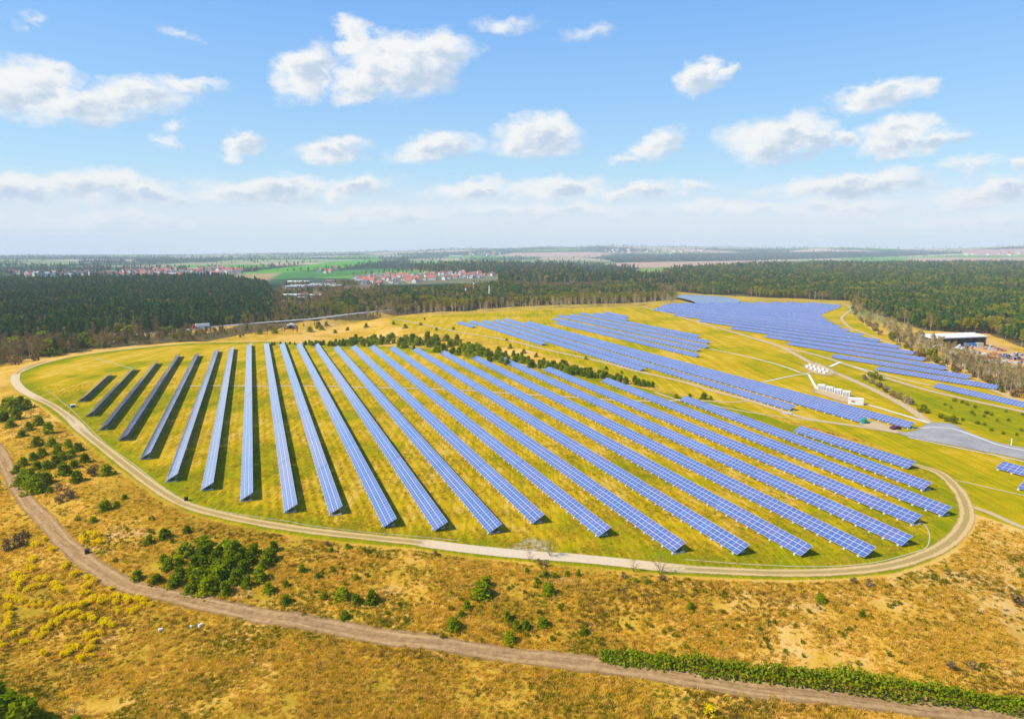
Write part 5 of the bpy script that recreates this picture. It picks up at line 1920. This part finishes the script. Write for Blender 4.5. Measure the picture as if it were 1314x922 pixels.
b = MB(); b.box((0, 1.2, 1.6), (9.1, .3, 6.0)); b.build('shade_sheet', [M['dark']], o)  # dark sheet across the arch, painted stand-in for the shade inside

# striped chimneys and the pale mast in the central wood


def mast(x, ytop, ybase, bands, lab, w):
    p = pt(x, ybase)
    d = float((p - np.array([0, 0, CAMH])) @ AXF)
    h = (ybase - ytop) * d / FOC
    o = tag(empty('striped_mast' if bands else 'pale_mast', p), lab, 'mast')
    n = 7
    for i in range(n):
        b = MB(); b.tube((0, 0, h * i / n), (0, 0, h * (i + 1) / n), w * (1 - .05 * i), w * (1 - .05 * (i + 1)), 10)
        b.build('shaft_band', [M['red'] if (bands and i % 2 == 0) else M['white']], o)
    b = MB(); b.tube((0, 0, h), (0, 0, h + .6), w * 1.1, w * 1.1, 10); b.build('cap', [M['red'] if bands else M['grey']], o)


mast(598, 367, 386, True, 'nearer red and white striped mast on the left of the three', 1.6)
mast(608.5, 360, 377, True, 'farther red and white striped mast behind the middle of the wood', 1.8)
mast(628, 366.5, 384, False, 'pale grey mast to the right of the striped ones', 1.4)

# small things on the near slope and round the ring
def slab_thing(name, x, y, dims, rz, mat, lab, cat):
    b = MB(); w, d, h = dims
    b.box((0, 0, h * .42), (w, d, h * .84), 0); b.box((0, 0, h * .88), (w * .9, d * .86, h * .2), 0); b.box((w * .1, 0, h * .03), (w * 1.08, d * 1.06, h * .1), 0)
    o = b.build(name, [M[mat]]); o.location = pt(x, y); o.rotation_euler = (.05, .08, rz)
    return tag(o, lab, cat)


slab_thing('marker_block', 206, 809, (.7, .45, .5), .6, 'white', 'white block alone on the slope below the bend of the dirt road', 'block')
slab_thing('marker_block', 245, 805, (.5, .35, .45), .2, 'white', 'small white block left of the pair on the slope below the dirt road', 'block')
slab_thing('marker_block', 257.5, 803.5, (.85, .4, .6), 1.0, 'white', 'larger white block right of the pair on the slope below the dirt road', 'block')
for (x, y, lab) in ((112, 710, 'black round manhole post at the edge of the dirt road bend'), (239, 642, 'black round manhole post beside the ring track under the seventh row')):
    o = tag(empty('drain_shaft', pt(x, y)), lab, 'drain shaft', 'black drain shafts')
    b = MB(); b.tube((0, 0, -.1), (0, 0, .9), .5, .5, 14); b.build('ring', [M['black']], o)
    b = MB(); b.tube((0, 0, .9), (0, 0, 1.0), .56, .5, 14); b.build('lid', [M['dark']], o)
o = tag(empty('marker_post', pt(1297.5, 571)), 'short white post at the kerb of the asphalt road', 'post')
b = MB(); b.tube((0, 0, 0), (0, 0, 1.9), .16, .14, 8); b.build('shaft', [M['white']], o)
b = MB(); b.tube((0, 0, 1.9), (0, 0, 2.3), .26, .2, 8); b.build('cap', [M['white_dirty']], o)

# short stubble of the mown sward
TUFTM = [tuft(710, 12, .13, 'mowngreen'), tuft(711, 12, .12, 'straw'), tuft(712, 14, .17, 'mowngreen')]
rs = rnd(713)
n = 330000
az = rs.uniform(-R(40), R(38), n)
r = 135 + 260 * rs.uniform(size=n) ** 1.2
x, y = r * np.sin(az), r * np.cos(az)
m = sdist(x, y, OVAL) < -5.5
x, y = x[m], y[m]
ct, st_ = math.cos(ROW_TH), math.sin(ROW_TH)
across = x * ct + y * st_
strip = .5 + .5 * np.sin(across * 2 * math.pi / 2.3 + 2.0 * fbm(x / 20, y / 20, 95, 2))
cov = .35 * strip + .65 * fbm(x / 6, y / 6, 96, 3)
k = rs.uniform(size=len(x)) < sstep(.36, .70, cov)
x, y, strip = x[k], y[k], strip[k]
pick = np.where(rs.uniform(size=len(x)) < .25 + .4 * strip, 1, np.where(rs.uniform(size=len(x)) < .5, 0, 2))
scatter('mown_grass', np.stack([x, y, hgt(x, y)], 1), rs.uniform(.7, 1.4, len(x)), TUFTM, 714, 'short yellow green mown grass between the solar rows', 'grass', pick)
